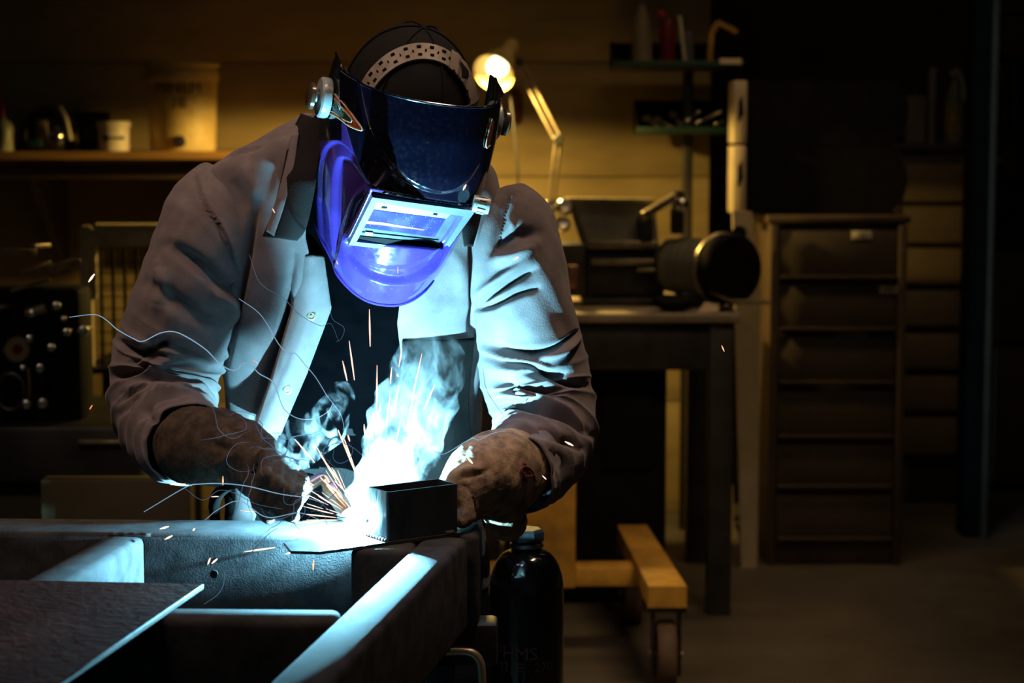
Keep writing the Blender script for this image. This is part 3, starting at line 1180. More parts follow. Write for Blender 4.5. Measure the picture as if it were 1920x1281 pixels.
fingL = []
knk = palmL + np.array([.0, -.005, .012])
for k in range(4):
    base = P(488 + 23 * k, 862 + 14.5 * k, 2.728 - 0.003 * k)
    mid = P(500 + 21 * k, 856 + 15 * k, 2.672)
    fr = P(496 + 20 * k, 893 + 15 * k, 2.628 + 0.002 * k)
    dn = P(488 + 19 * k, 938 + 9 * k, 2.632)
    tip = P(494 + 19 * k, 958 + 4 * k, 2.668)
    fingL.append(([base, mid, fr, dn, tip], .0128 - .0006 * abs(k - 1)))
thumbL = ([P(470, 880, 2.735), P(474, 905, 2.69), P(488, 945, 2.668), P(503, 968, 2.675)], .0135)
gl = rows([(362, 836, 2.83, .057, .05), (405, 838, 2.795, .053, .05), (448, 846, 2.77, .044, .04), (490, 872, 2.735, .040, .04)])
palm_l = [(P(470, 858, 2.75), P(548, 912, 2.722), .030, .027), (P(478, 898, 2.735), P(535, 930, 2.722), .026, .023)]
GL = glove('glove', gl, palm_l, fingL, thumbL, M_leather, np.minimum(gl[:, :3].min(0), tor_b) - .075, np.maximum(gl[:, :3].max(0), tor_b) + np.array([.05, .06, .06]),
           folds=[(z3([(700, 690), (820, 760), (900, 800)]), 5, -.004), (z3([(620, 740), (650, 800), (760, 830)]), 7, -.006),
                  (z3([(640, 920), (740, 860), (830, 800)]), 7, .004), (z3([(560, 580), (650, 640), (730, 700)]), 4, .003)], seed=31)
tag(GL, 'dark sooty leather gauntlet glove closed round the torch')

# left hand of the welder (right in the picture): pale suede gauntlet steadying the box
gr = rows([(950, 882, 2.84, .061, .06), (928, 886, 2.795, .057, .06), (900, 895, 2.757, .049, .05), (880, 912, 2.740, .041, .04)])
palm_r = [(P(890, 905, 2.745), P(868, 940, 2.738), .034, .032), (P(936, 930, 2.79), P(952, 978, 2.80), .038, .028)]
fingR = []
for k in range(4):
    b0 = P(872 - 5 * k, 915 + 15 * k, 2.750 - .002 * k)
    b1 = P(838 - 2 * k, 912 + 15 * k, 2.752)
    b2 = P(806, 918 + 15 * k, 2.742)
    b3 = P(784 + 2 * k, 926 + 14 * k, 2.735)
    fingR.append(([b0, b1, b2, b3], .0122))
thumbR = ([P(884, 920, 2.735), P(881, 945, 2.712), P(875, 966, 2.700), P(869, 976, 2.695)], .0150)
GRo = glove('glove', gr, palm_r, fingR, thumbR, M_leather2, np.minimum(gr[:, :3].min(0), P(784, 985, 2.69)) - .06, np.maximum(gr[:, :3].max(0), P(784, 985, 2.69)) + .075,
            folds=[(SL(7.117, (820, 820), [(250, 600), (330, 540), (520, 500), (700, 420)]), 4, -.004),
                   (SL(7.117, (820, 820), [(280, 470), (420, 420), (600, 430)]), 6, .005),
                   (SL(7.117, (820, 820), [(280, 600), (400, 680), (500, 830), (540, 1080)]), 2.2, -.005)], seed=41)
tag(GRo, 'pale worn suede gauntlet glove with a red ink mark')
# the red inked letter on the back of the gauntlet, following its surface
GVW = np.array([v.co[:] for v in GRo.data.vertices]) + np.array(GRo.location)


def drape(pts, VW, lift=0.0012):
    """pixel points dropped on the nearest visible vertices of a mesh"""
    Q = proj(VW)
    dep = np.linalg.norm(VW - CAM, axis=1)
    out = []
    for p in pts:
        d = np.linalg.norm(Q - np.array(p), axis=1)
        near = np.where(d < max(4.0, d.min() + 1.5))[0]
        m = dep[near].min()
        d0 = pixdir(*p)
        d0 = d0 / np.linalg.norm(d0)
        out.append(CAM + d0 * (m + 0.0006 - lift))
    return out


M_ink = mat('red_ink', (0.16, 0.012, 0.012), 0.7, var=0.2)
g7 = lambda pts: SL(7.117, (820, 820), pts)
gq = proj(GVW)
near = np.where(np.linalg.norm(gq - np.array([989, 886]), axis=1) < 24)[0]
near = near[np.linalg.norm(GVW[near] - CAM, axis=1) < np.linalg.norm(GVW[near] - CAM, axis=1).min() + .03]
A_ = np.c_[gq[near], (gq[near] - [989, 886]) ** 2, (gq[near, 0] - 989) * (gq[near, 1] - 886), np.ones(len(near))]
cf = np.linalg.lstsq(A_, GVW[near, 1], rcond=None)[0]           # depth of the gauntlet's back as a smooth function of the pixel


def on_back(p):
    q = np.array([p[0], p[1], (p[0] - 989) ** 2, (p[1] - 886) ** 2, (p[0] - 989) * (p[1] - 886), 1.0])
    return P(p[0], p[1], float(q @ cf) - .0035)


mark = []
for ln in ([(1195, 595), (1165, 520), (1120, 450), (1130, 410), (1170, 395), (1215, 410), (1260, 450), (1290, 510), (1300, 580)],
           [(1165, 522), (1225, 520), (1285, 505)], [(1145, 352), (1165, 358), (1178, 368)]):
    mark.append(tube([on_back(p) for p in spline2(g7(ln), 12)], 0.0017, 6, 24))
mk('ink_mark', mark, M_ink, GRo)

# ------------------------------------------------------------------ welding torch
torch = thing('welding_torch', 'welding torch gripped in the dark glove, its bright nozzle by the arc', 'welding torch', tor_b)
M_handle = mat('torch_handle', (0.03, 0.03, 0.032), 0.5, var=0.2)
M_nozzle = mat('nozzle_copper', (0.75, 0.62, 0.52), 0.3, 0.9, var=0.2, scale=40)
tax = np.array([-.60, .40, .69])
tax /= np.linalg.norm(tax)
n0, n1 = ARC + tax * .014, ARC + tax * .062
mk('nozzle', lathe([(.0085, 0), (.0098, .001), (.0112, .010), (.0118, .044), (.0095, .048)], n0, tax, 28), M_nozzle, torch)
mk('contact_tip', cyl(ARC + tax * .009, n0 + tax * .004, .003, .004, 12), M_nozzle, torch)
mk('neck', tube([n1 - tax * .004, n1 + tax * .014, tor_b + td * -.004], [.0085, .008, .009], 16, 16), M_nozzle, torch)
mk('handle', tube([tor_a, (tor_a + tor_b) / 2 + np.array([0, 0, .004]), tor_b], [.014, .015, .012], 20, 20), M_handle, torch)
mk('cable', tube([tor_a, P(455, 900, 2.735), P(420, 915, 2.84), P(402, 945, 3.0), P(405, 1010, 3.32), P(420, 1400, 3.36)], .009, 12, 60), M_matblack, torch)

# ------------------------------------------------------------------ welding helmet
def mat_shell(name, base):
    m = mat(name, base, 0.16, 0.0, var=0.25, scale=7, coat=1.0)
    nt = m.node_tree
    b = nt.nodes['Principled BSDF']
    # fine spatter and scratches in the clear coat
    tc = nt.nodes['Texture Coordinate']
    n = nt.nodes.new('ShaderNodeTexNoise')
    n.inputs['Scale'].default_value = 160
    n.inputs['Detail'].default_value = 6
    nt.links.new(tc.outputs['Object'], n.inputs['Vector'])
    r = nt.nodes.new('ShaderNodeMapRange')
    r.inputs['From Min'].default_value = 0.35
    r.inputs['From Max'].default_value = 0.75
    r.inputs['To Min'].default_value = 0.10
    r.inputs['To Max'].default_value = 0.34
    nt.links.new(n.outputs['Fac'], r.inputs['Value'])
    nt.links.new(r.outputs['Result'], b.inputs['Roughness'])
    return m


M_shell = mat_shell('violet_lacquer', (0.050, 0.026, 0.22))
M_shelltop = mat_shell('black_lacquer', (0.0028, 0.0028, 0.009))
M_inner = mat('helmet_lining', (0.01, 0.01, 0.012), 0.8, var=0.2)
helmet = thing('welding_helmet', 'glossy violet and black welding helmet worn tipped down by the welder', 'welding helmet', HL(0, 0, -.27))

NA, NV = 300, 300
PHI = math.radians(104)
ph = np.linspace(-PHI, PHI, NA)
tv = np.linspace(0, 1, NV)


def shell_point(p, t):
    """undecorated shell: p angle from the front, t 0 at the brim .. 1 at the chin rim"""
    k = np.abs(p) / PHI
    z_top = .070 - .016 * k ** 2
    z_bot = -.262 + .115 * k ** 2.2
    z = z_top + (z_bot - z_top) * t
    a = np.interp(z, [-.27, -.24, -.20, -.14, -.07, 0.0, .08], [.066, .082, .099, .112, .117, .118, .111])
    b = np.interp(z, [-.27, -.24, -.20, -.14, -.08, -.03, .02, .08], [.104, .122, .138, .150, .157, .160, .153, .136])
    s, c = np.sin(p), np.cos(p)
    e = .86
    return a * np.sign(s) * np.abs(s) ** e, b * np.sign(c) * np.abs(c) ** e - .006, z


PP, TT = np.meshgrid(ph, tv)
sx_, sy_, sz_ = shell_point(PP.ravel(), TT.ravel())
# soften the interpolated profile
def soften(A, n=3):
    A = A.reshape(NV, NA)
    for _ in range(n * 8):
        A = np.pad(A, ((1, 1), (0, 0)), mode='edge')
        A = (A[:-2] + 2 * A[1:-1] + A[2:]) / 4
    return A.ravel()


sx_, sy_ = soften(sx_), soften(sy_)
SV = HL(sx_, sy_, sz_)
SN = normals_grid(SV, NV, NA)
if ((SV - HL(0, 0, -.1)) * SN).sum() < 0:
    SN = -SN
Qs = proj(SV)
relief = np.zeros(len(SV))
# raised forehead shield inside the U-shaped ridge
U = spline2([(683, 150), (690, 200), (703, 250), (728, 300), (768, 338), (818, 357), (858, 346), (888, 308), (906, 255), (918, 190), (922, 120)], 60)
dU = sdpoly(Qs, [tuple(p) for p in U] + [(922, 60), (683, 60)])
relief += .0050 * sstep(3, -9, dU)
# brow: everything above the lower visor line stands proud of the lens field
BROW = [tuple(p) for p in spline2([(640, 190), (655, 245), (668, 290), (688, 335), (715, 357), (760, 368), (830, 379), (900, 384)], 60)] + [(960, 380), (960, 20), (640, 20)]
dB = sdpoly(Qs, BROW)
relief += .0085 * sstep(5, -7, dB)
# scooped cheek panel on the near side: two stepped hollows
CH1 = [tuple(p) for p in spline2([(690, 345), (672, 305), (650, 277), (628, 265), (607, 280), (597, 320), (596, 400), (602, 470), (616, 515), (634, 470), (645, 420), (660, 375), (690, 345)], 80)]
dC = sdpoly(Qs, CH1)
relief -= .0045 * sstep(2, -4, dC)
CH2 = [tuple(p) for p in spline2([(688, 348), (665, 315), (644, 296), (626, 300), (617, 340), (615, 420), (622, 480), (634, 440), (645, 405), (662, 370), (688, 348)], 80)]
dC2 = sdpoly(Qs, CH2)
relief -= .0060 * sstep(2, -9, dC2)
# ledge round the lens field and chin panel
LENS = [(692, 356), (893, 386), (832, 466), (646, 449)]
CHIN = [tuple(p) for p in spline2([(692, 353), (660, 378), (645, 420), (643, 455), (655, 492), (685, 518), (735, 533), (785, 526), (820, 500), (850, 455), (878, 415), (900, 386)], 80)]
dH = sdpoly(Qs, CHIN)
relief -= .0085 * sstep(4, -9, dH)
CH3 = [tuple(p) for p in spline2([(650, 452), (672, 490), (720, 508), (775, 505), (812, 488), (834, 468)], 50)]
dH3 = sdpoly(Qs, CH3)
relief += .0045 * sstep(3, -8, dH3)
dL = sdpoly(Qs, LENS)
SV2 = SV + SN * relief[:, None]
# flat seat for the window: a plane through the four corners of the lens field
c4 = np.array([SV2[np.argmin(np.linalg.norm(Qs - np.array(p), axis=1) + 1e3 * ((SN * (CAM - SV)).sum(1) < 0))] for p in LENS])
nrm = np.cross(c4[1] - c4[0], c4[3] - c4[0])
nrm /= np.linalg.norm(nrm)
nrm *= np.sign(nrm @ (CAM - c4[0]))
c4 = c4 + nrm * np.array([.036, .036, .027, .027])[:, None]     # window leans: its top sits out under the brow
nrm = np.cross(c4[1] - c4[0], c4[3] - c4[0])
nrm /= np.linalg.norm(nrm)
cen = c4.mean(0)
if nrm @ (CAM - cen) < 0:
    nrm = -nrm
rays = SV2 - CAM
flat = CAM + rays * (((cen - nrm * .006 - CAM) @ nrm) / (rays @ nrm))[:, None]
wL = (sstep(7, 0, dL) * ((SN * (CAM - SV)).sum(1) > 0))[:, None]
SV2 = SV2 * (1 - wL) + flat * wL
F = [(i * NA + j, i * NA + j + 1, (i + 1) * NA + j + 1, (i + 1) * NA + j) for i in range(NV - 1) for j in range(NA - 1)]
shell = mk('shell', (SV2, F), M_shell, helmet, 0)
shell.data.polygons.foreach_set('use_smooth', [True] * len(shell.data.polygons))
shell.data.materials.append(M_inner)
shell.data.materials.append(M_shelltop)
fc = np.array([(f[0]) for f in F])
top_face = (dB[fc] < 0) | ((Qs[fc, 0] < 640) & (Qs[fc, 1] < 262))
shell.data.polygons.foreach_set('material_index', np.where(top_face, 2, 0).astype(np.int32))
so = shell.modifiers.new('thickness', 'SOLIDIFY')
so.thickness = .003
so.offset = -1
so.material_offset = 1
so.material_offset_rim = 0
# rolled rim along brim and chin
G2 = SV2.reshape(NV, NA, 3)
mk('rim', [tube(G2[-1][::10], .0022, 8, 200), ], M_shell, helmet)
mk('brim_rim', tube(G2[0][::10], .0018, 8, 200), M_shelltop, helmet)


def on_shell(pts, lift=0.001):
    """pixel points laid on the visible side of the sculpted shell"""
    Qn = proj(SV2)
    face = (SN * (CAM - SV2)).sum(1) > 0
    idx = np.where(face)[0]
    out = []
    for p in pts:
        d = np.linalg.norm(Qn[idx] - np.array(p), axis=1)
        o = idx[np.argsort(d)[:3]]
        out.append(SV2[o].mean(0) + SN[o].mean(0) * lift)
    return out


# --- window: frame, filter housing, cover glass
def on_plane(p, off=0.0):
    d = pixdir(*p)
    return CAM + d * (((cen + nrm * off - CAM) @ nrm) / (d @ nrm))


def quad(pts, off):
    return [on_plane(p, off) for p in pts]


def zl(pts):
    return SL(6.4, (620, 330), pts)


OUT = zl([(465, 165), (1700, 330), (1310, 870), (185, 735)])
INN = zl([(525, 225), (1560, 395), (1300, 800), (275, 700)])
M_winframe = mat('grey_window_frame', (0.20, 0.22, 0.26), 0.35, 0.3, var=0.2, scale=30)
mk('window_frame', ring_prism(quad(OUT, -.014), quad(INN, -.014), nrm * .0142), M_winframe, helmet, 30)
M_housing = mat('filter_housing', (0.09, 0.10, 0.115), 0.4, 0.2, var=0.3, scale=60)
fh = mk('filter_housing', prism(quad(zl([(500, 230), (1560, 400), (1300, 800), (275, 700)]), -.0032), nrm * .0012), M_housing, helmet, 30)
mk('solar_bar', prism(quad(zl([(515, 300), (1465, 425), (1385, 505), (455, 385)]), -.0018), nrm * .0012), mat('pale_bar', (0.32, 0.36, 0.38), 0.4, var=0.3, scale=60), fh)
for sq in ([(615, 365), (680, 370), (670, 390), (605, 385)], [(1235, 445), (1285, 452), (1275, 472), (1225, 465)]):
    mk('sensor', prism(quad(zl(sq), -.0005), nrm * .0006), M_matblack, fh)
M_glass = mat('blue_filter_glass', (0.035, 0.03, 0.36), 0.08, 0.0, var=0.15, scale=20, coat=1.0)
gl_ = mk('filter_glass', prism(quad(zl([(450, 395), (1375, 510), (1245, 730), (360, 610)]), -.0018), nrm * .0010), M_glass, fh)
mk('glass_streak', prism(quad(zl([(400, 535), (620, 555), (900, 605), (1130, 640), (1120, 655), (880, 625), (600, 590), (390, 570)]), -.0007), nrm * .0002), mat('pink_coating', (0.35, 0.12, 0.40), 0.2, var=0.1, coat=1), gl_)
mk('lower_bar', prism(quad(zl([(300, 660), (1290, 765), (1285, 790), (290, 690)]), -.0018), nrm * .0015), M_housing, fh)
mk('label', prism(quad(zl([(415, 670), (508, 680), (504, 722), (408, 712)]), -.0002), nrm * .0003), mat('label_grey', (0.30, 0.36, 0.36), 0.5, var=0.3, scale=200), fh)
mk('window_gasket', prism(quad(zl([(270, 705), (1300, 812), (1305, 852), (700, 815), (265, 728)]), -.0022), nrm * .0016), M_matblack, helmet)
# spatter beads stuck on the glass
M_spat = mat('spatter', (0.45, 0.48, 0.5), 0.4, 0.4, var=0.3)
sp_ = []
r_ = np.random.default_rng(3)
for k in range(90):
    u, w = r_.uniform(.04, .96), r_.uniform(.03, .97)
    qd = np.array(zl([(450, 395), (1375, 510), (1245, 730), (360, 610)]))
    p = (qd[0] * (1 - u) + qd[1] * u) * (1 - w) + (qd[3] * (1 - u) + qd[2] * u) * w
    sp_.append(ball(on_plane(p, -.0006), r_.uniform(.0003, .0009), 6, 4))
o = mk('spatter', sp_, M_spat, helmet)
tag(o, kind='stuff')

# --- side knobs
M_knob = mat('knob_grey', (0.30, 0.33, 0.33), 0.35, 0.1, var=0.2, scale=40, coat=0.3)
M_knobcap = mat('knob_cap', (0.10, 0.07, 0.045), 0.22, 0.3, var=0.3, coat=0.5)
for s in (-1, 1):
    c = HL(s * .118, .004, .004)
    ax = ER * s
    k = mk('knob', lathe([(.018, -.004), (.0280, .001), (.0290, .004), (.0290, .013), (.0265, .0155), (.012, .0155)], c, ax, 36), M_knob, helmet)
    mk('knob_post', cyl(c + ax * .014, c + ax * .024, .008, n=20), M_knob, k)
    mk('knob_cap', lathe([(.016, .022), (.0195, .0235), (.0195, .0285), (.016, .031), (.004, .0315)], c, ax, 32), M_knobcap, k)
# grinding-mode dial on the far cheek
gd = P(903, 384, 2.80)
ax = ER * .9 + EF * .2
dial = mk('dial', lathe([(.012, -.012), (.0125, .006), (.0115, .011), (.006, .012)], gd, ax, 28), M_knob, helmet)
for k in range(12):
    t_, e1, e2 = frame_axes(ax)
    a = k / 12 * 2 * math.pi
    mk('grip_ridge', beam(gd + (e1 * math.cos(a) + e2 * math.sin(a)) * .0125 + t_ * -.006, gd + (e1 * math.cos(a) + e2 * math.sin(a)) * .0125 + t_ * .006, .002, .002, .0005, up=e1 * math.cos(a) + e2 * math.sin(a)), M_knob, dial)

# --- stickers
M_st1 = mat('sticker_orange', (0.30, 0.06, 0.015), 0.4, var=0.3, scale=60)
M_st2 = mat('sticker_cream', (0.50, 0.33, 0.20), 0.5, var=0.3, scale=80)
M_st3 = mat('sticker_green', (0.012, 0.055, 0.03), 0.4, var=0.7, scale=40)
M_st4 = mat('sticker_lettering', (0.20, 0.26, 0.24), 0.5, var=0.2)
zs = lambda pts: SL(10.67, (560, 140), pts)
tri = zs([(575, 230), (780, 440), (1000, 700), (1180, 930), (1285, 1080), (1270, 1130), (1180, 1110), (1000, 1010), (800, 860), (600, 760), (520, 745)])


def sticker(poly, lift, m, name, parent):
    """a patch of film: polygon filled by a fan from its middle, every point on the shell"""
    p = np.array(poly)
    c = p.mean(0)
    n = len(p)
    rings = [0.02, .25, .5, .75, 1.0]
    px = [tuple(c + (q_ - c) * r) for r in rings for q_ in p]
    V = np.array(on_shell(px, lift))
    F = [(i * n + j, i * n + (j + 1) % n, (i + 1) * n + (j + 1) % n, (i + 1) * n + j) for i in range(len(rings) - 1) for j in range(n)]
    return mk(name, (V, F), m, parent, 60)


def line_on(pts, w, lift, m, name, parent):
    return mk(name, tube(on_shell(spline2(pts, 20), lift), w, 6, 60), m, parent)


s1 = sticker(tri, .0008, M_st1, 'sticker', helmet)
sticker(zs([(560, 330), (700, 430), (900, 680), (1080, 900), (1070, 950), (950, 920), (760, 780), (560, 690)]), .0016, M_st3, 'sticker_field', s1)
line_on(zs([(575, 240), (780, 440), (1000, 700), (1180, 930), (1285, 1080), (1265, 1125), (1150, 1090), (980, 1000), (780, 850), (560, 750)]), .0011, .001, M_st2, 'sticker_border', s1)
line_on(zs([(575, 335), (720, 470), (900, 680), (1090, 910), (1070, 955), (960, 920), (760, 780), (550, 680)]), .0009, .0016, M_st2, 'sticker_border', s1)
# script lettering on the green field
for ln in ([(600, 600), (612, 490), (625, 560), (690, 495), (625, 640)], [(665, 640), (650, 600), (690, 590), (665, 650), (710, 640)],
           [(745, 600), (715, 620), (725, 660), (760, 640)], [(775, 560), (765, 690), (790, 630), (800, 690)], [(835, 620), (830, 700), (870, 640), (850, 715)]):
    line_on(zs(ln), .0005, .0026, M_st4, 'sticker_lettering', s1)
r1 = [(935, 195 + 0), (930, 215), (920, 245), (911, 272), (909, 278), (915, 277), (922, 262), (930, 240)]
s2 = sticker([(921, 222), (914, 248), (909, 270), (911, 277), (917, 272), (922, 250), (925, 228)], .0012, M_st1, 'sticker', helmet)
line_on([(921, 222), (914, 248), (909, 270), (911, 277), (917, 272)], .0009, .002, M_st2, 'sticker_border', s2)

# --- perforated headband across the forehead
M_band = mat('headband_black', (0.02, 0.017, 0.015), 0.55, var=0.25, scale=40)
V, F = [], []
nb = 60
for i in range(nb):
    a = math.radians(-100 + 200 * i / (nb - 1))
    for j, (dr, zz_) in enumerate(((0, .016), (.0025, .016), (.0015, .040), (-.001, .040))):
        V.append(HL((.0965 + dr) * math.sin(a), -.018 + (.1150 + dr) * math.cos(a), zz_ + .008 * math.cos(a)))
for i in range(nb - 1):
    for j in range(4):
        k = (j + 1) % 4
        F.append((i * 4 + j, i * 4 + k, (i + 1) * 4 + k, (i + 1) * 4 + j))
band = mk('headband', (np.array(V), F), M_band, helmet, 50)


def band_pt(a, z, lift=.003):
    return HL((.0965 + lift) * math.sin(a), -.018 + (.1150 + lift) * math.cos(a), z + .008 * math.cos(a))


M_strap = mat('strap_grey', (0.20, 0.155, 0.115), 0.55, var=0.3, scale=50)


def strap_pt(a, w, lift=0.0):
    """crown strap: a across the head, w across the strap"""
    y = .030 + w * .024
    k = math.sqrt(max(0, 1 - ((y + .018) / .115) ** 2))
    return HL((.0955 + lift) * k * math.sin(a), y, .008 + (.1155 + lift) * k * math.cos(a))


V, F = [], []
nb = 70
for i in range(nb):
    a = math.radians(-95 + 190 * i / (nb - 1))
    for (w, l) in ((0, 0), (0, .0025), (1, .0035), (1, .001)):
        V.append(strap_pt(a, w, l))
F = [(i * 4 + j, i * 4 + (j + 1) % 4, (i + 1) * 4 + (j + 1) % 4, (i + 1) * 4 + j) for i in range(nb - 1) for j in range(4)]
strap = mk('crown_strap', (np.array(V), F), M_strap, helmet, 50)
for k in range(15):
    a = math.radians(-66 + 6.2 * k)
    for w in ([.26, .74] if k % 2 else [.5]):
        L = math.radians(3.6 if k % 2 else 1.2)
        pts = [strap_pt(a - L / 2 + L * q_ / 4, w, .0026) for q_ in range(5)]
        mk('slot', tube(pts, .0021, 8, 9), M_matblack, strap)
V, F = [], []
for i in range(20):
    a = math.radians(22 + 60 * i / 19)
    for (w, l) in ((-.12 + .06 * math.sin(i * 1.9), .003), (-.12 + .06 * math.sin(i * 1.9), .0055), (1.1 + .07 * math.sin(i * 2.3), .0065), (1.1, .003)):
        V.append(strap_pt(a, w, l))
F = [(i * 4 + j, i * 4 + (j + 1) % 4, (i + 1) * 4 + (j + 1) % 4, (i + 1) * 4 + j) for i in range(19) for j in range(4)]
mk('strap_overlap', (np.array(V), F), M_strap, strap, 50)
mk('worn_patch', prism([strap_pt(math.radians(a), w, .0072) for a, w in ((30, .3), (44, .25), (47, .55), (39, 1.0), (36, .6))], EF * .0006), M_matblack, strap)

# ------------------------------------------------------------------ arc, sparks, smoke
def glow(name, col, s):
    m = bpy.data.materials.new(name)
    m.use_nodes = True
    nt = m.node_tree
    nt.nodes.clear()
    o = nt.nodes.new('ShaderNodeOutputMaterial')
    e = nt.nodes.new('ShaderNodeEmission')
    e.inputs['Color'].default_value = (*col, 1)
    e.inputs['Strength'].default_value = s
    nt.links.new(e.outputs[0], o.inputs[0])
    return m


M_arc = glow('arc_glow', (0.85, 0.95, 1.0), 30)
V, F = ball(ARC, (.0034, .0034, .0038), 20, 12)
V = V + (V - ARC) * (0.15 * wob(V, 700, 9))[:, None]
arc_ob = one('welding_arc', (V, F), M_arc, 'blinding white welding arc at the foot of the box section', 'welding arc')
arc_ob.visible_shadow = True

M_spark = [glow('spark_orange', (1.0, 0.42, 0.20), 2.2), glow('spark_pink', (1.0, 0.62, 0.50), 1.7), glow('spark_white', (1.0, 0.74, 0.58), 1.6), glow('spark_red', (1.0, 0.25, 0.10), 1.6)]


def sc(s, o, segs):
    return [tuple(SL(s, o, [(a, b), (c, d)])) for a, b, c, d in segs]


# streak ends read off the photo: (segment list, thickness, colour, what tells them apart)
SPK = []
for seg in sc(2.785, (600, 580), [(258, 0, 262, 195), (152, 165, 180, 370), (118, 270, 142, 375), (428, 203, 412, 300), (532, 232, 480, 470), (498, 400, 455, 620), (298, 292, 296, 540), (375, 305, 366, 390),
                                  (600, 392, 545, 520), (413, 398, 390, 520), (315, 490, 313, 540), (366, 430, 345, 620), (268, 560, 276, 680), (420, 580, 400, 680), (230, 600, 235, 660)]):
    SPK.append((seg, .0012, 1, 'thin upright spark shooting up through the smoke', 'sparks rising through the smoke'))
for seg in sc(2.785, (600, 580), [(95, 630, 195, 880), (128, 680, 190, 860), (145, 655, 155, 690), (0, 760, 100, 900), (75, 895, 140, 960)]) + \
        sc(2.912, (180, 560), [(1085, 768, 1195, 895), (1195, 795, 1320, 1010), (1090, 965, 1190, 1020), (1225, 980, 1320, 1060), (1320, 720, 1440, 1000), (1355, 770, 1420, 960)]):
    SPK.append((seg, .0012, 1, 'slanting spark flying up left from the arc', 'sparks fanning left of the arc'))
for seg in sc(3.043, (0, 860), [(912, 402, 963, 388), (940, 462, 984, 440), (622, 500, 660, 480), (1185, 605, 1200, 568), (1208, 600, 1240, 572), (1395, 532, 1570, 508), (1630, 545, 1665, 535), (1100, 412, 1112, 400)]):
    SPK.append((seg, .0014, 2, 'short pale spark skimming over the far rail of the chassis', 'sparks over the far rail'))
for seg, w, c, lab in (((172, 529), (178, 514), .0034, 2, 'bright spark against the dark rack left of the welder') and [
        (((166, 529), (177, 514)), .0034, 2, 'bright spark against the dark rack left of the welder'),
        (((168, 768), (173, 760)), .0018, 3, 'small red spark left of the bent elbow'),
        (((320, 909), (348, 908)), .0028, 2, 'thick pink-white spark below the dark glove cuff'),
        (((418, 893), (418, 910)), .0020, 0, 'short upright orange spark before the dark glove'),
        (((396, 932), (410, 931)), .0016, 1, 'short level spark under the dark glove'),
        (((450, 958), (478, 960)), .0012, 0, 'orange level spark beside the lit thumb of the dark glove'),
        (((475, 676), (482, 681)), .0018, 3, 'small orange spark on the left jacket front'),
        (((588, 1050), (587, 1069)), .0026, 0, 'orange spark falling inside the chassis bay'),
        (((876, 858), (886, 869)), .0036, 2, 'bright spark on the pale gauntlet'),
        (((925, 792), (932, 795)), .0030, 2, 'short bright spark on the right forearm'),
        (((1059, 828), (1075, 836)), .0034, 2, 'thick bright spark at the right elbow'),
        (((1017, 892), (1024, 899)), .0020, 2, 'small yellow spark beside the red ink mark'),
        (((1353, 648), (1358, 659)), .0018, 0, 'lone orange spark in the dark under the bench'),
        (((868, 357), (874, 346)), .0028, 2, 'small bright spark before the helmet brow'),
        (((511, 391), (515, 399)), .0016, 1, 'tiny spark on the collar edge'),
        (((746, 500), (746, 513)), .0012, 1, 'tiny upright spark before the helmet chin'),
        (((962, 488), (972, 482)), .0036, 2, 'bright spark on the lit right shoulder'),
        (((631, 489), (633, 496)), .0014, 0, 'tiny orange spark beside the helmet cheek'),
        (((744, 702), (747, 706)), .0030, 2, 'round white spark high in the smoke'),
        (((771, 776), (776, 778)), .0030, 2, 'round white spark low in the smoke')]):
    SPK.append((seg, w, c, lab, 'scattered sparks'))
r_ = np.random.default_rng(12)
for k in range(34):                                      # the dense fan just above and left of the arc
    a = math.radians(r_.uniform(100, 205))
    d0 = r_.uniform(30, 75)
    d1 = d0 + r_.uniform(18, 70)
    cx, cy = 672, 975
    SPK.append((((cx + d0 * math.cos(a), cy - d0 * math.sin(a) * .8), (cx + d1 * math.cos(a), cy - d1 * math.sin(a) * .8)), .0007, int(r_.integers(1, 3)),
                'fine spark in the dense fan bursting from the arc', 'dense fan of sparks'))
ORD = ['first', 'second', 'third', 'fourth', 'fifth', 'sixth', 'seventh', 'eighth', 'ninth', 'tenth', 'eleventh', 'twelfth', 'thirteenth', 'fourteenth', 'fifteenth']
for grp_ in ('sparks rising through the smoke', 'sparks fanning left of the arc', 'sparks over the far rail'):
    own = sorted([k for k in range(len(SPK)) if SPK[k][4] == grp_], key=lambda k: SPK[k][0][0][0])
    for n_, k in enumerate(own):
        SPK[k] = (*SPK[k][:3], SPK[k][3] + ', ' + ORD[n_] + ' from the left', SPK[k][4])
for i, ((a, b), w, c, lab, grp) in enumerate(SPK):
    ya = 2.640 + .03 * math.sin(i * 2.1)
    if grp == 'scattered sparks' and (a[0] < 300 or a[0] > 820 or a[1] < 520):
        ya = 2.62 if a[0] < 1000 else 2.75
    if 'jacket front' in lab or 'right forearm' in lab or 'elbow' in lab and 'left' not in lab or 'right shoulder' in lab or 'gauntlet' in lab:
        ya = 2.70
    if grp == 'scattered sparks':
        w *= .45
    A, B = P(*a, ya), P(*b, ya + .012 * math.sin(i))
    m = (A + B) / 2
    one('spark', tube([A, m, B], [w * .35, w, w * .5], 6, 7), M_spark[c], lab, 'spark', grp)

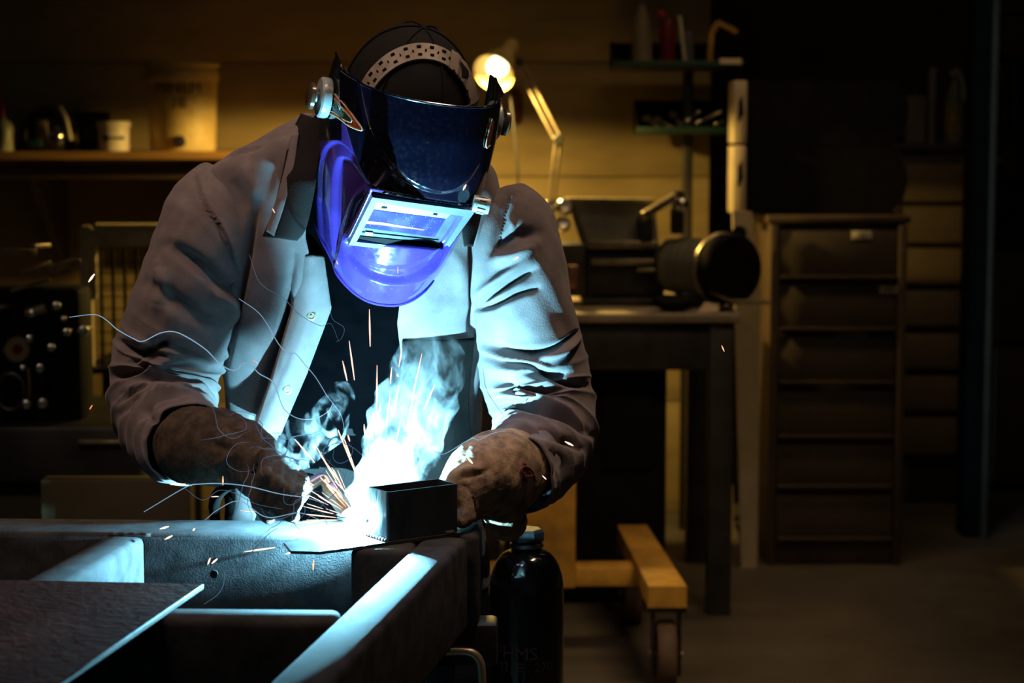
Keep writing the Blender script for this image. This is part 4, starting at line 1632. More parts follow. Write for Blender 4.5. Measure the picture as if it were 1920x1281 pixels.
# curling trails of flying glowing particles, drawn as emissive tubes
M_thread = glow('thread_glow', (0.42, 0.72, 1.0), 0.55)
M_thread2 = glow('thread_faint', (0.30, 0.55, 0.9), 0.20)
THR = [
    ([(130, 595), (170, 590), (188, 593), (205, 605), (220, 618), (250, 635), (268, 640), (300, 625), (325, 622), (350, 632), (385, 655), (410, 680), (430, 693), (445, 693), (455, 682), (470, 683), (485, 700), (510, 715), (520, 735),
      (525, 750), (535, 770), (560, 785), (590, 785), (615, 772), (625, 755)], 2.74, .0008, 0, 'long pale blue spark trail winding across the left sleeve'),
    ([(467, 477), (488, 531), (531, 559), (562, 590), (601, 611), (620, 607), (635, 640)], 2.80, .0004, 1, 'faint spark trail running past the upper snap button'),
    ([(448, 560), (489, 591), (523, 646), (540, 661), (554, 663), (571, 683), (592, 708), (613, 742), (626, 759), (640, 780), (647, 814)], 2.76, .0006, 0, 'pale spark trail running down the left jacket front'),
    ([(270, 960), (348, 914), (375, 908), (417, 907), (465, 912), (523, 926), (575, 934), (610, 945)], 2.62, .0007, 0, 'long spark trail bowing low before the dark glove'),
    ([(345, 915), (380, 938), (410, 920), (440, 925), (480, 945), (530, 955)], 2.62, .0004, 1, 'faint spark trail curling under the dark glove'),
    ([(815, 846), (830, 852), (851, 842), (870, 830), (887, 822), (898, 825), (923, 813), (948, 808)], 2.70, .0007, 0, 'spark trail drifting right toward the pale gauntlet'),
    ([(383, 1133), (407, 1116), (419, 1097), (422, 1072), (434, 1070), (453, 1051), (473, 1034), (500, 1005), (520, 990)], 2.60, .0006, 1, 'spark trail sinking into the chassis bay'),
    ([(385, 975), (410, 955), (450, 940), (500, 970), (560, 962), (600, 975)], 2.60, .0006, 0, 'spark trail snaking along the far rail'),
    ([(618, 580), (625, 600), (645, 615), (640, 635), (630, 641)], 2.70, .0004, 1, 'small hooked spark trail under the helmet chin'),
    ([(905, 690), (912, 730), (930, 760), (945, 780)], 2.80, .0004, 1, 'faint spark trail on the right sleeve'),
]
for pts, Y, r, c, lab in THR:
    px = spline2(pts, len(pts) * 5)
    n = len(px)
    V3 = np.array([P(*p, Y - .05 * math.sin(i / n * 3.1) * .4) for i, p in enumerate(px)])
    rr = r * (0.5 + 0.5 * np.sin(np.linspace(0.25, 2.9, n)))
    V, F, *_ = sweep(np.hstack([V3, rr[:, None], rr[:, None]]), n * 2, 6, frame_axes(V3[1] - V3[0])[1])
    one('spark_trail', (V, F), [M_thread, M_thread2][c], lab, 'smoke thread', 'curling spark trails')
r_ = np.random.default_rng(5)
for k in range(26):                                       # a tangle of fine glowing-particle trails between glove and arc
    x, y = r_.uniform(450, 640), r_.uniform(770, 960)
    a = r_.uniform(0, 6.28)
    px = []
    cv = r_.uniform(-.35, .35)
    for i in range(12):
        px.append((x, y))
        a += cv + r_.normal(0, .28)
        x += 11 * math.cos(a)
        y += 9 * math.sin(a)
    px = spline2(px, 40)
    Y = r_.uniform(2.60, 2.66)
    V3 = np.array([P(*p, Y) for p in px])
    rr = .00035 * (0.3 + np.sin(np.linspace(0.1, 3.0, 40)))
    V, F, *_ = sweep(np.hstack([V3, rr[:, None], rr[:, None]]), 60, 5, frame_axes(V3[1] - V3[0])[1])
    one('spark_trail', (V, F), M_thread2, 'fine spark trail in the tangle between the dark glove and the arc', 'smoke thread', 'tangle of fine spark trails')


def smoke_mat(name, dens, scale, thr, col=(1, 1, 1), soft=.25, zlo=0.0, zhi=1.0):
    m = bpy.data.materials.new(name)
    m.use_nodes = True
    nt = m.node_tree
    nt.nodes.clear()
    o = nt.nodes.new('ShaderNodeOutputMaterial')
    v = nt.nodes.new('ShaderNodeVolumePrincipled')
    v.inputs['Color'].default_value = (*col, 1)
    v.inputs['Anisotropy'].default_value = 0.0
    tc = nt.nodes.new('ShaderNodeTexCoord')
    mp = nt.nodes.new('ShaderNodeMapping')
    mp.inputs['Scale'].default_value = (1, 1, .62)
    nt.links.new(tc.outputs['Object'], mp.inputs['Vector'])
    n = nt.nodes.new('ShaderNodeTexNoise')
    n.inputs['Scale'].default_value = scale
    n.inputs['Detail'].default_value = 4
    n.inputs['Roughness'].default_value = .55
    n.inputs['Distortion'].default_value = 1.6
    nt.links.new(mp.outputs['Vector'], n.inputs['Vector'])
    r = nt.nodes.new('ShaderNodeMapRange')
    r.interpolation_type = 'SMOOTHSTEP'
    r.inputs['From Min'].default_value = thr
    r.inputs['From Max'].default_value = thr + soft
    r.inputs['To Min'].default_value = 0
    r.inputs['To Max'].default_value = dens
    nt.links.new(n.outputs['Fac'], r.inputs['Value'])
    # thins out with height
    sx = nt.nodes.new('ShaderNodeSeparateXYZ')
    nt.links.new(tc.outputs['Object'], sx.inputs[0])
    h = nt.nodes.new('ShaderNodeMapRange')
    h.inputs['From Min'].default_value = zlo
    h.inputs['From Max'].default_value = zhi
    h.inputs['To Min'].default_value = 1
    h.inputs['To Max'].default_value = 0.0
    nt.links.new(sx.outputs['Z'], h.inputs['Value'])
    mu = nt.nodes.new('ShaderNodeMath')
    mu.operation = 'MULTIPLY'
    nt.links.new(r.outputs[0], mu.inputs[0])
    nt.links.new(h.outputs[0], mu.inputs[1])
    nt.links.new(mu.outputs[0], v.inputs['Density'])
    nt.links.new(v.outputs[0], o.inputs['Volume'])
    return m


plume = [(P(655, 962, 2.728), .020), (P(718, 902, 2.748), .040), (P(752, 830, 2.755), .052), (P(775, 760, 2.76), .054), (P(800, 690, 2.78), .048), (P(825, 640, 2.80), .03)]


def plume_sd(Q):
    d = None
    for i in range(len(plume) - 1):
        e = sd_cone(Q, plume[i][0], plume[i + 1][0], plume[i][1], plume[i + 1][1])
        d = e if d is None else smin(d, e, .02)
    return d + .007 * np.sin(Q[..., 0] * 90 + 2 * np.sin(Q[..., 2] * 60)) * np.sin(Q[..., 2] * 80 + Q[..., 1] * 50)


pv = np.array([p[0] for p in plume])
sm = mk('smoke_plume', iso_mesh(plume_sd, pv.min(0) - .08, pv.max(0) + .08, .008), smoke_mat('white_smoke', 11.5, 30, .46, soft=.22, zlo=0.05, zhi=.34), None, 0)
tag(sm, 'white and blue welding smoke billowing up behind the box section', 'smoke', kind='stuff')
w2 = [(P(530, 800, 2.66), .016), (P(560, 840, 2.65), .026), (P(610, 800, 2.66), .026), (P(640, 740, 2.68), .02)]


def wisp_sd(Q):
    d = None
    for i in range(len(w2) - 1):
        e = sd_cone(Q, w2[i][0], w2[i + 1][0], w2[i][1], w2[i + 1][1])
        d = e if d is None else smin(d, e, .02)
    return d


pv = np.array([p[0] for p in w2])
sm2 = mk('smoke_wisp', iso_mesh(wisp_sd, pv.min(0) - .05, pv.max(0) + .05, .006), smoke_mat('thin_smoke', 9, 38, .52, soft=.12, zlo=0.0, zhi=.3), None, 0)
tag(sm2, 'thin curls of blue smoke drifting before the open jacket', 'smoke', kind='stuff')

# ------------------------------------------------------------------ background workshop
def pbox(x0, y0, x1, y1, Y, depth, bev=0.004):
    """box whose front face fills a pixel rectangle at depth Y"""
    a, b = P(x0, y1, Y), P(x1, y0, Y)
    c = (a + b) / 2
    return bx((c[0], Y + depth / 2, c[2]), (abs(b[0] - a[0]), depth, abs(b[2] - a[2])), bev)


def pcyl(x, y0, y1, Y, rpx, n=32, prof=None):
    """upright round thing between two pixel heights, radius in pixels"""
    lo, hi = P(x, y1, Y), P(x, y0, Y)
    r = rpx / FPX * Y
    Hh = hi[2] - lo[2]
    prof = prof or [(.96, 0), (1, .02), (1, .98), (.96, 1)]
    return lathe([(r * a, Hh * b) for a, b in prof], (lo[0], Y, lo[2]), n=n)


M_cream = mat('stained_cream_plastic', (0.52, 0.41, 0.17), 0.5, var=0.4, scale=6, detail=8, dark=(0.34, 0.21, 0.05))
M_white = mat('white_plastic', (0.62, 0.55, 0.42), 0.45, var=0.15, scale=9)
M_ink2 = mat('black_marker', (0.02, 0.02, 0.03), 0.7, var=0.2)
M_grey = mat('machine_grey', (0.15, 0.15, 0.12), 0.5, 0.1, var=0.3, scale=8, bump=0.1)
M_greenp = mat('green_paint', (0.005, 0.035, 0.018), 0.5, var=0.3, scale=10)
M_red = mat('red_plastic', (0.30, 0.015, 0.01), 0.4, var=0.2)
M_dbrown = mat('dark_brown_steel', (0.075, 0.050, 0.030), 0.55, 0.1, var=0.3, scale=7)
M_drawer = mat('drawer_olive', (0.075, 0.056, 0.034), 0.55, 0.1, var=0.25, scale=7, bump=0.1)
M_drawer2 = mat('drawer_beige', (0.20, 0.15, 0.085), 0.55, 0.0, var=0.2, scale=7)
M_oily = mat('oily_steel', (0.34, 0.28, 0.18), 0.38, 0.7, var=0.4, scale=14, rvar=.15)
M_olive = mat('olive_panel', (0.042, 0.033, 0.012), 0.6, var=0.3, scale=5)
M_label = mat('paper_label', (0.62, 0.55, 0.40), 0.7, var=0.2, scale=50)

# --- long shelf on the left with its load
SY = 6.75
szt = P(200, 284, SY)[2]
shelf = thing('wall_shelf', 'long orange-brown wooden shelf on the back wall', 'shelf', (-1.5, SY + .3, szt - .1))
xl, xr = P(-160, 284, SY)[0], P(560, 284, SY)[0]
mk('board', bx(((xl + xr) / 2, SY + .32, szt - .014), (xr - xl, .64, .028), .003), M_wood, shelf)
mk('batten', bx(((xl + xr) / 2, SY + .10, szt - .07), (xr - xl - .1, .04, .05), .003), M_dbrown, shelf)
for px in (30, 330, 520):
    x = P(px, 284, SY)[0]
    mk('bracket', prism([(x, SY + .06, szt - .03), (x, SY + .63, szt - .03), (x, SY + .63, szt - .45)], (.03, 0, 0)), M_dbrown, shelf)

bk = thing('bucket', 'large stained cream bucket with hand-written marks standing on the shelf', 'bucket', (P(342, 282, SY + .22)[0], SY + .22, szt))
BY = SY + .22
r = 66 / FPX * BY
hh = P(342, 120, BY)[2] - szt
bxm = P(342, 200, BY)[0]
mk('body', lathe([(r * .90, 0), (r * .92, .01), (r * .985, hh - .055), (r * .985, hh)], (bxm, BY, szt), n=48), M_cream, bk)
mk('rim_band', lathe([(r * .985, hh - .062), (r * 1.03, hh - .058), (r * 1.03, hh - .030), (r * .985, hh - .028)], (bxm, BY, szt), n=48), M_cream, bk)
mk('lid', lathe([(r * 1.05, hh - .012), (r * 1.06, hh - .006), (r * 1.05, hh + .002), (r * .9, hh + .004)], (bxm, BY, szt), n=48), M_cream, bk)
mk('lettering', wrap_text('MINEM', .055, bxm, BY, r * .965, P(342, 166, BY)[2], .02, .002), M_ink2, bk, 0)
mk('lettering', wrap_text('18', .055, bxm, BY, r * .955, P(342, 195, BY)[2], .05, .002), M_ink2, bk, 0)
mk('outlet', [lathe([(.018, 0), (.02, .012), (.013, .02)], (bxm + .01, BY - r * .90, P(345, 265, BY)[2]), (0, -1, 0), 20)], M_ink2, bk)

wb = thing('tub', 'small white lidded tub beside the large bucket on the shelf', 'tub', (P(213, 282, SY + .12)[0], SY + .12, szt))
tx = P(213, 250, SY + .12)[0]
r = 29 / FPX * SY
hh = P(213, 227, SY + .12)[2] - szt
mk('body', lathe([(r * .94, 0), (r, .01), (r, hh - .02)], (tx, SY + .12, szt), n=40), M_white, wb)
mk('lid', lathe([(r * 1.08, hh - .022), (r * 1.1, hh - .018), (r * 1.1, hh - .004), (r * 1.02, hh)], (tx, SY + .12, szt), n=40), M_white, wb)
mk('printed_mark', wrap_text('\u25cf', .05, tx, SY + .12, r, P(0, 258, SY)[2], -.30, .001) if False else lathe([(.012, 0), (.012, .001)], (tx - .016, SY + .12 - r * .975, P(0, 259, SY + .1)[2]), (-.25, -1, 0), 20), M_ink2, wb)
mk('printed_mark', prism([(tx + .002, SY + .117 - r, P(0, 262, SY + .1)[2]), (tx + .045, SY + .130 - r, P(0, 262, SY + .1)[2]), (tx + .045, SY + .130 - r, P(0, 256, SY + .1)[2]), (tx + .002, SY + .117 - r, P(0, 256, SY + .1)[2])], (0, .004, 0)), M_grey, wb)

bo = thing('spray_bottle', 'pale bottle with a red nozzle at the left end of the shelf', 'bottle', (P(10, 282, SY + .1)[0], SY + .1, szt))
mk('body', pcyl(8, 222, 284, SY + .1, 18, prof=[(.9, 0), (1, .04), (1, .7), (.8, .86), (.3, .97), (.28, 1)]), mat('cloudy_plastic', (0.32, 0.32, 0.22), .4, var=.2), bo)
mk('nozzle', pcyl(5, 166, 226, SY + .1, 4, prof=[(1, 0), (1, .3), (.6, .5), (.5, 1)]), M_red, bo)

hm = thing('welding_mask', 'dark spare welding mask with pale straps lying on the shelf', 'mask', (P(90, 282, SY + .15)[0], SY + .15, szt))
HC = P(86, 240, SY + .15)


def mask_sd(Q):
    d = sd_ell(Q, HC + np.array([0, .05, -.035]), (.105, .13, .115))
    d = np.maximum(d, -sd_ell(Q, HC + np.array([.02, .15, -.05]), (.085, .12, .10)))
    return np.maximum(d, szt + .001 - Q[..., 2])


mk('shell', iso_mesh(mask_sd, HC - .24, HC + .24, .010), M_black, hm, 0).data.shade_smooth()
a, b = P(112, 200, SY), P(132, 262, SY)
mk('strap', tube([a, P(124, 225, SY - .02), b], .008, 8), M_white, hm)
mk('visor', pbox(66, 225, 88, 262, SY + .01, .02, .006), mat('dull_visor', (.22, .16, .13), .3, var=.2), hm)
mk('green_tag', pbox(45, 262, 78, 276, SY - .01, .02, .004), M_greenp, hm)
one('sack', ball(P(160, 262, SY + .34) * np.array([1, 1, 0]) + np.array([0, 0, szt + .062]), (.085, .07, .062)), M_olive, 'olive rounded lump behind the small white tub on the shelf', 'sack')
one('storage_box', pbox(140, 210, 192, 278, SY + .47, .15), M_matblack, 'dark box standing behind the white tub on the shelf', 'box')

# --- low bench behind the left arm with the slotted rack, and the lathe at the far left
LY = 5.6
M_rack = mat('front_lit_rack', (0.62, 0.50, 0.26), 0.5, var=0.3, scale=20)  # front light falling on the rack is put into this base colour
rk = thing('rack', 'front-lit slotted metal rack standing behind the left elbow', 'rack', (P(230, 560, LY)[0], LY, 0))
mk('top_bar', pbox(152, 432, 330, 462, LY, .06), M_rack, rk)
for k in range(17):
    x = 176 + k * 8.6
    mk('tooth', pbox(x, 420, x + 5, 436, LY + .004, .05, .001), M_rack, rk)
for x in (154, 318):
    mk('post', pbox(x, 424, x + 12, 700, LY + .002, .05), M_rack, rk)
    mk('post_edge', pbox(x + 14, 462, x + 26, 562, LY + .012, .03), M_rack, rk)
zf = P(230, 700, LY)[2]
mk('shelf', pbox(150, 690, 345, 702, LY - .02, .4), M_gun, rk)
for x in (156, 330):
    for dy in (.0, .32):
        c = P(x, 700, LY + .0)
        mk('leg', bx((c[0], LY + .02 + dy, zf / 2), (.03, .03, zf), .003), M_gun, rk)
mk('wire_mesh', [pbox(184, y, 316, y + 2, LY + .03, .004, 0) for y in range(490, 690, 22)] + [pbox(x, 466, x + 1.5, 690, LY + .034, .004, 0) for x in range(190, 316, 22)], M_gun, rk)

la = thing('lathe', 'dark oily metal lathe with levers and knobs at the left edge', 'lathe', (P(60, 700, 4.6)[0], 4.8, 0))
KY = 4.55
mk('headstock', pbox(-170, 540, 150, 800, KY + .12, .14, .02), M_matblack, la)
mk('bed', pbox(-200, 800, 262, 905, KY + .02, .55, .01), M_gun, la)
mk('way', pbox(145, 826, 262, 834, KY, .12, .004), M_oily, la)
mk('base', bx((P(40, 900, KY)[0], KY + .32, P(40, 905, KY)[2] / 2), (.62, .5, P(40, 905, KY)[2]), .01), M_olive, la)
for (x0, y0, x1, y1, w) in ((36, 512, 92, 492, .010), (86, 506, 146, 490, .016), (0, 472, 62, 474, .018), (60, 462, 90, 460, .010), (20, 546, 92, 524, .007), (0, 576, 28, 574, .010), (84, 852, 110, 802, .012)):
    mk('slide_bar', beam(P(x0, y0, KY + .08), P(x1, y1, KY + .16), w * 1.6, w, .002), M_oily, la)
for (x, y, r) in ((60, 588, .010), (105, 574, .011), (118, 598, .007), (124, 623, .010), (156, 620, .014), (95, 652, .010), (55, 635, .010), (75, 690, .012), (42, 690, .008), (50, 758, .012), (80, 756, .014)):
    c = P(x, y, KY + .06)
    k = mk('knob', lathe([(r * .5, 0), (r, .006), (r * 1.05, .014), (r * .8, .024), (r * .3, .026)], c, (.25, -1, .1), 20), M_bright, la)
    mk('knob_stem', cyl(c, c + np.array([.0, .08, -.0]), r * .4, n=10), M_gun, k)
lens = P(30, 655, KY + .05)
mk('gauge', lathe([(.03, 0), (.032, .008), (.028, .014), (.01, .014)], lens, (.5, -1, .1), 24), M_bright, la)
mk('gauge_face', lathe([(.012, .0145), (.012, .016)], lens, (.5, -1, .1), 24), mat('dull_red_glass', (.09, .008, .006), .3, var=.2), la)
mk('spindle', cyl(P(50, 588, KY + .05), P(86, 578, KY + .05), .012, n=16), M_oily, la)
mk('lever', tube([P(52, 760, KY + .08), P(55, 725, KY + .06), P(52, 690, KY + .06)], .004, 8), M_oily, la)
mk('handwheel', tube([P(20 + 26 * math.cos(q), 735 + 34 * math.sin(q), KY + .06) for q in np.linspace(0, 6.28, 15)], .006, 8, 60), M_gun, la)
# olive apron sheet in front of the lathe base
oz = P(100, 900, 3.95)[2]
one('sheet_panel', [bx((P(215, 900, 3.95)[0], 3.96, oz / 2), (.30, .02, oz), .004), bx((P(215, 900, 3.95)[0], 3.98, oz - .01), (.30, .05, .02), .004)], M_olive, 'dull olive sheet-steel panel standing behind the chassis on the left', 'panel')

# --- bench under the lamp
WY = 5.75
wz = P(1200, 588, WY)[2]
be = thing('workbench', 'heavy dark workbench with a worn pale top under the lamp', 'workbench', (P(1150, 900, WY)[0], WY + .4, 0))
xa, xb = P(880, 588, WY)[0], P(1388, 588, WY)[0]
mk('top', bx(((xa + xb) / 2, WY + .42, wz - .014), (xb - xa, .84, .028), .006), mat('worn_bench_top', (.34, .28, .20), .5, .2, var=.45, scale=4, rvar=.15), be)
mk('apron', bx(((xa + xb) / 2, WY + .05, wz - .10), (xb - xa - .04, .03, .14), .004), M_gun, be)
for x in (xa + .05, xb - .05):
    for y in (WY + .06, WY + .78):
        mk('leg', bx((x, y, (wz - .03) / 2), (.07, .07, wz - .03), .004), M_gun, be)
cb = mk('cupboard', bx(((xa + xb) / 2 - .05, WY + .45, wz * .45), (xb - xa - .3, .62, wz * .8), .006), M_matblack, be)
mk('door', pbox(1130, 640, 1225, 880, WY + .125, .02), M_matblack, be)
h_ = WY + .10
mk('handle', tube([P(1150, 664, h_), P(1158, 674, h_), P(1166, 676, h_), P(1172, 656, h_), P(1184, 654, h_)], .007, 8), M_oily, be)

ma = thing('bench_machine', 'grey bench machine with a broad tilted plate and two shiny knobs', 'machine', (P(1150, 540, WY + .4)[0], WY + .35, wz))
MY = WY + .30
mk('backplate', prism([P(1064, 376, MY), P(1228, 378, MY), P(1236, 470, MY - .02), P(1105, 472, MY - .02)], (0, .14, 0)), M_grey, ma)
mk('top_edge', prism([P(1062, 372, MY - .01), P(1230, 374, MY - .01), P(1230, 381, MY - .01), P(1062, 381, MY - .01)], (0, .16, 0)), M_oily, ma)
mk('ledge', pbox(1102, 452, 1236, 466, MY - .06, .10), M_oily, ma)
mk('body', pbox(1098, 466, 1246, 556, MY - .02, .28), M_gun, ma)
mk('rail', pbox(1110, 486, 1246, 497, MY - .06, .05), M_oily, ma)
mk('rail', pbox(1194, 503, 1238, 510, MY - .08, .04), M_oily, ma)
mk('side_arm', prism([P(1066, 384, MY - .01), P(1076, 384, MY - .01), P(1108, 470, MY - .03), P(1094, 470, MY - .03)], (0, .05, 0)), M_gun, ma)
mk('foot', bx((P(1170, 556, MY)[0], MY + .12, wz + .012), (.26, .36, .024), .004), M_gun, ma)
z_ = P(0, 556, MY)[2]
mk('pedestal', bx((P(1170, 556, MY)[0], MY + .12, (wz + z_) / 2 + .01), (.20, .24, max(.03, z_ - wz + .03)), .004), M_gun, ma)
for (x, y, r) in ((1026, 392, .020), (1056, 392, .026), (1032, 426, .018), (1053, 424, .024), (1009, 396, .014)):
    c = P(x, y, MY - .08)
    mk('knob', lathe([(r * .55, 0), (r, .006), (r, .02), (r * .7, .03), (r * .3, .031)], c, (.2, -1, .5), 24), M_bright, ma)
mk('spindle', tube([P(1033, 375, MY - .05), P(1034, 440, MY - .05), P(1040, 520, MY - .05)], .010, 10), M_gun, ma)
mk('gearbox', pbox(1046, 458, 1098, 556, MY - .05, .2), M_gun, ma)
mk('jar', pcyl(1072, 498, 540, MY - .12, 12), mat('dull_red_steel', (.20, .10, .08), .4, .3, var=.3), ma)
lv = mk('lever', beam(P(1206, 404, MY - .1), P(1268, 366, MY - .06), .03, .022, .004), M_oily, ma)
mk('lever_knob', ball(P(1278, 384, MY - .08), .022, 16, 10), M_bright, lv)
mk('lever_block', pbox(1258, 358, 1284, 440, MY - .02, .05, .01), M_gun, ma)
mk('lever_mount', pbox(1196, 405, 1226, 470, MY - .06, .08, .01), M_gun, ma)

gr_ = thing('bench_grinder', 'dark bench grinder with a big round wheel guard at the bench end', 'grinder', (P(1330, 580, WY + .25)[0], WY + .28, wz))
GYY = WY + .16
c0, c1 = P(1256, 497, GYY + .12), P(1350, 505, GYY + .02)
mk('motor', cyl(c0, c1, .082, .086, 36, .008), M_grey, gr_)
mk('end_bell', cyl(c0 - (c1 - c0) * .12, c0, .055, .08, 32, .006), M_gun, gr_)
for k in range(5):
    a = c0 + (c1 - c0) * (.2 + .15 * k)
    t_ = (c1 - c0) / np.linalg.norm(c1 - c0)
    mk('cooling_ring', lathe([(.083, 0), (.088, .002), (.088, .006), (.083, .008)], a, t_, 36), M_grey, gr_)
c2 = P(1368, 505, GYY)
t_ = np.array([.55, -.83, 0])
mk('wheel_guard', lathe([(.09, -.045), (.105, -.04), (.105, .02), (.10, .028), (.02, .03)], c2, t_, 48), M_matblack, gr_)
mk('guard_rim', lathe([(.106, -.044), (.1095, -.040), (.1095, -.030), (.106, -.026)], c2, t_, 48), M_oily, gr_)
mk('spark_shield', prism([P(1330, 548, GYY - .10), P(1376, 566, GYY - .14), P(1446, 567, GYY - .14), P(1446, 571, GYY - .14), P(1376, 571, GYY - .14)], (0, .1, 0)), M_oily, gr_)
mk('pedestal', bx(((c0 + c1)[0] / 2 + .02, GYY + .10, (wz + c0[2] - .07) / 2), (.13, .16, max(.04, c0[2] - .07 - wz)), .008), M_gun, gr_)
one('rag', (lambda VF: (VF[0] + (VF[0] - P(1262, 575, WY + .07)) * (.3 * wob(VF[0], 90, 3))[:, None], VF[1]))(ball(P(1262, 570, WY + .07) * np.array([1, 1, 0]) + np.array([0, 0, wz + .026]), (.06, .05, .024), 40, 24)), M_matblack,
    'dark crumpled rag lying at the front of the bench', 'rag')
one('paper_scrap', prism([P(1310, 586, WY + .02), P(1346, 584, WY + .02), P(1350, 572, WY + .05), P(1322, 570, WY + .05)], (0, .012, .004)), mat('dirty_paper', (.50, .40, .26), .8, var=.2), 'pale crumpled scrap beside the rag on the bench', 'paper')

# --- lamp with jointed arm
LMY = 6.55
ll = thing('desk_lamp', 'lit jointed work lamp with a yellow metal shade', 'lamp', (P(1036, 440, LMY)[0], LMY, wz))
M_shade = mat('shade_enamel', (0.48, 0.36, 0.12), 0.4, var=0.15, scale=20)
basep = P(1036, 420, LMY)
mk('clamp', bx((basep[0], LMY, wz + .03), (.06, .06, .06), .006), M_gun, ll)
j0, j1, j2 = P(1034, 385, LMY), P(1047, 262, LMY - .05), P(973, 118, LMY - .02)
mk('post', cyl((basep[0], LMY, wz + .05), j0, .009, .009, 12), M_oily, ll)
for o_ in (-.008, .008):
    mk('lower_arm', cyl(j0 + np.array([o_, 0, 0]), j1 + np.array([o_, 0, 0]), .0055, n=10), M_oily, ll)
    mk('upper_arm', cyl(j1 + np.array([o_, 0, o_]), j2 + np.array([o_, 0, o_]), .0055, n=10), M_oily, ll)
for j in (j0, j1, j2):
    mk('joint', cyl(j + np.array([0, -.016, 0]), j + np.array([0, .016, 0]), .017, n=20, bev=.003), M_gun, ll)
sa, sb = P(962, 82, LMY + .04), P(925, 137, LMY - .10)
ax = (sb - sa) / np.linalg.norm(sb - sa)
L = np.linalg.norm(sb - sa)
outp = [(.021, 0), (.024, .006), (.026, L * .38), (.040, L * .50), (.068, L * .93), (.070, L)]
inp = [(r_i - .003, h_i) for r_i, h_i in outp[::-1][:-2]]
sh = lathe(outp + inp, sa, ax, 40)
sh = (sh[0], sh[1][:-1])
mk('shade', sh, M_shade, ll)
M_bulb = glow('bulb_glow', (1.0, 0.78, 0.40), 5)
bc = sa + ax * L * .80
mk('bulb', [ball(bc, .036, 24, 14)], M_bulb, ll)
ld_ = bpy.data.lights.new('lamp_glow', 'SPOT')
ld_.energy = 68
ld_.color = (1.0, 0.64, 0.16)
ld_.spot_size = math.radians(172)
ld_.spot_blend = 0.12
ld_.shadow_soft_size = .035
lo_ = bpy.data.objects.new('lamp_glow', ld_)
lo_.location = sa + ax * (L + .055)
dirv = Vector((-0.03, 0.02, -1.0))
lo_.rotation_euler = dirv.to_track_quat('-Z', 'Y').to_euler()
COL.objects.link(lo_)
attach(lo_, ll)
cab = [P(966, 120, LMY + .02), P(958, 180, LMY + .05), P(966, 260, LMY + .06), P(971, 330, LMY + .06), P(972, 400, LMY + .08)]
mk('cable', tube(cab, .004, 8), M_gun, ll)
one('hanging_bulb', pcyl(968, 165, 232, 7.372, 13, prof=[(.5, 0), (.8, .1), (1, .4), (.9, .8), (.4, .95), (.3, 1)]), mat('dark_red', (.10, .02, .012), .5, var=.2), 'dark red bulb hanging on the wall behind the lamp', 'bulb')

# --- rack pole with two trays above the bench
TY_ = 7.05
rp = thing('tray_stand', 'dark pole stand with two green-edged trays above the bench', 'stand', (P(1288, 470, TY_)[0], TY_, wz))
px_ = P(1288, 470, TY_)[0]
mk('pole', bx((px_, TY_ + .02, P(0, 60, TY_)[2] / 2), (.036, .036, P(0, 60, TY_)[2]), .003), M_gun, rp)


def tray(x0, x1, ytop, ybot, Y, depth, name):
    a, b = P(x0, ybot, Y), P(x1, ybot, Y)
    z0, z1 = a[2], P(x0, ytop, Y)[2]
    t = mk(name, bx(((a[0] + b[0]) / 2, Y + depth / 2, z0 - .006), (b[0] - a[0], depth, .012), .002), M_gun, rp)
    mk('tray_edge', bx(((a[0] + b[0]) / 2, Y - .004, z0 + .004), (b[0] - a[0] + .01, .008, .022), .002), M_greenp, t)
    mk('tray_back', bx(((a[0] + b[0]) / 2, Y + depth, (z0 + z1) / 2), (b[0] - a[0], .012, z1 - z0), .002), M_matblack, t)
    for x in (a[0], b[0]):
        mk('tray_side', prism([(x, Y, z0), (x, Y + depth, z0), (x, Y + depth, z1), (x, Y + depth * .6, z1)], (.006, 0, 0)), M_matblack, t)
    return z0


tz1 = tray(1196, 1368, 186, 246, TY_ - .14, .26, 'lower_tray')
tz2 = tray(1152, 1392, 72, 122, TY_ - .16, .34, 'upper_tray')
for k, (x, y, dx, dy, L_) in enumerate(((1212, 222, 26, 18, 1), (1232, 224, 30, 16, 1), (1262, 214, 14, 20, 1), (1292, 226, 20, -18, 1), (1310, 230, 44, -22, 1), (1345, 232, 12, -4, 1))):
    a, b = P(x, y, TY_ - .06), P(x + dx, y + dy, TY_ - .12)
    a[2], b[2] = max(a[2], tz1 + .012), max(b[2], tz1 + .012)
    wr = thing('spanner', ['leftmost steel spanner in the lower tray', 'second steel spanner from the left in the lower tray', 'ring-ended steel spanner before the tray pole',
                           'steel spanner leaning right against the tray pole', 'long steel spanner right of the tray pole', 'short steel spanner at the right end of the lower tray'][k], 'spanner', a, 'spanners in the lower tray')
    mk('shank', beam(a, b, .014, .008, .002), M_bright, wr)
    t_ = (b - a) / np.linalg.norm(b - a)
    mk('ring_end', lathe([(.008, -.004), (.015, -.004), (.016, 0), (.015, .004), (.008, .004), (.008, -.004)], a, np.cross(t_, (1, .2, .3)), 20), M_bright, wr)
UY = TY_ - .02
one('funnel', pcyl(1203, 8, 118, UY, 20, prof=[(1, 0), (1, .1), (.95, .45), (.75, .75), (.4, .95), (.2, 1)]), mat('dull_grey', (.20, .16, .09), .6, var=.2), 'grey dome-shaped funnel on the upper tray', 'funnel')
rb = thing('spray_can', 'red can with a bright red cap on the upper tray', 'can', P(1250, 120, UY))
mk('body', pcyl(1251, 38, 118, UY, 15), mat('deep_red', (.14, .008, .006), .4, var=.2), rb)
mk('cap', ball(P(1241, 27, UY - .02), .017, 16, 10), M_red, rb)
one('brush_handle', beam(P(1274, 30, UY), P(1284, 118, UY), .02, .012, .004), M_label, 'pale brush handle standing beside the red can', 'brush')
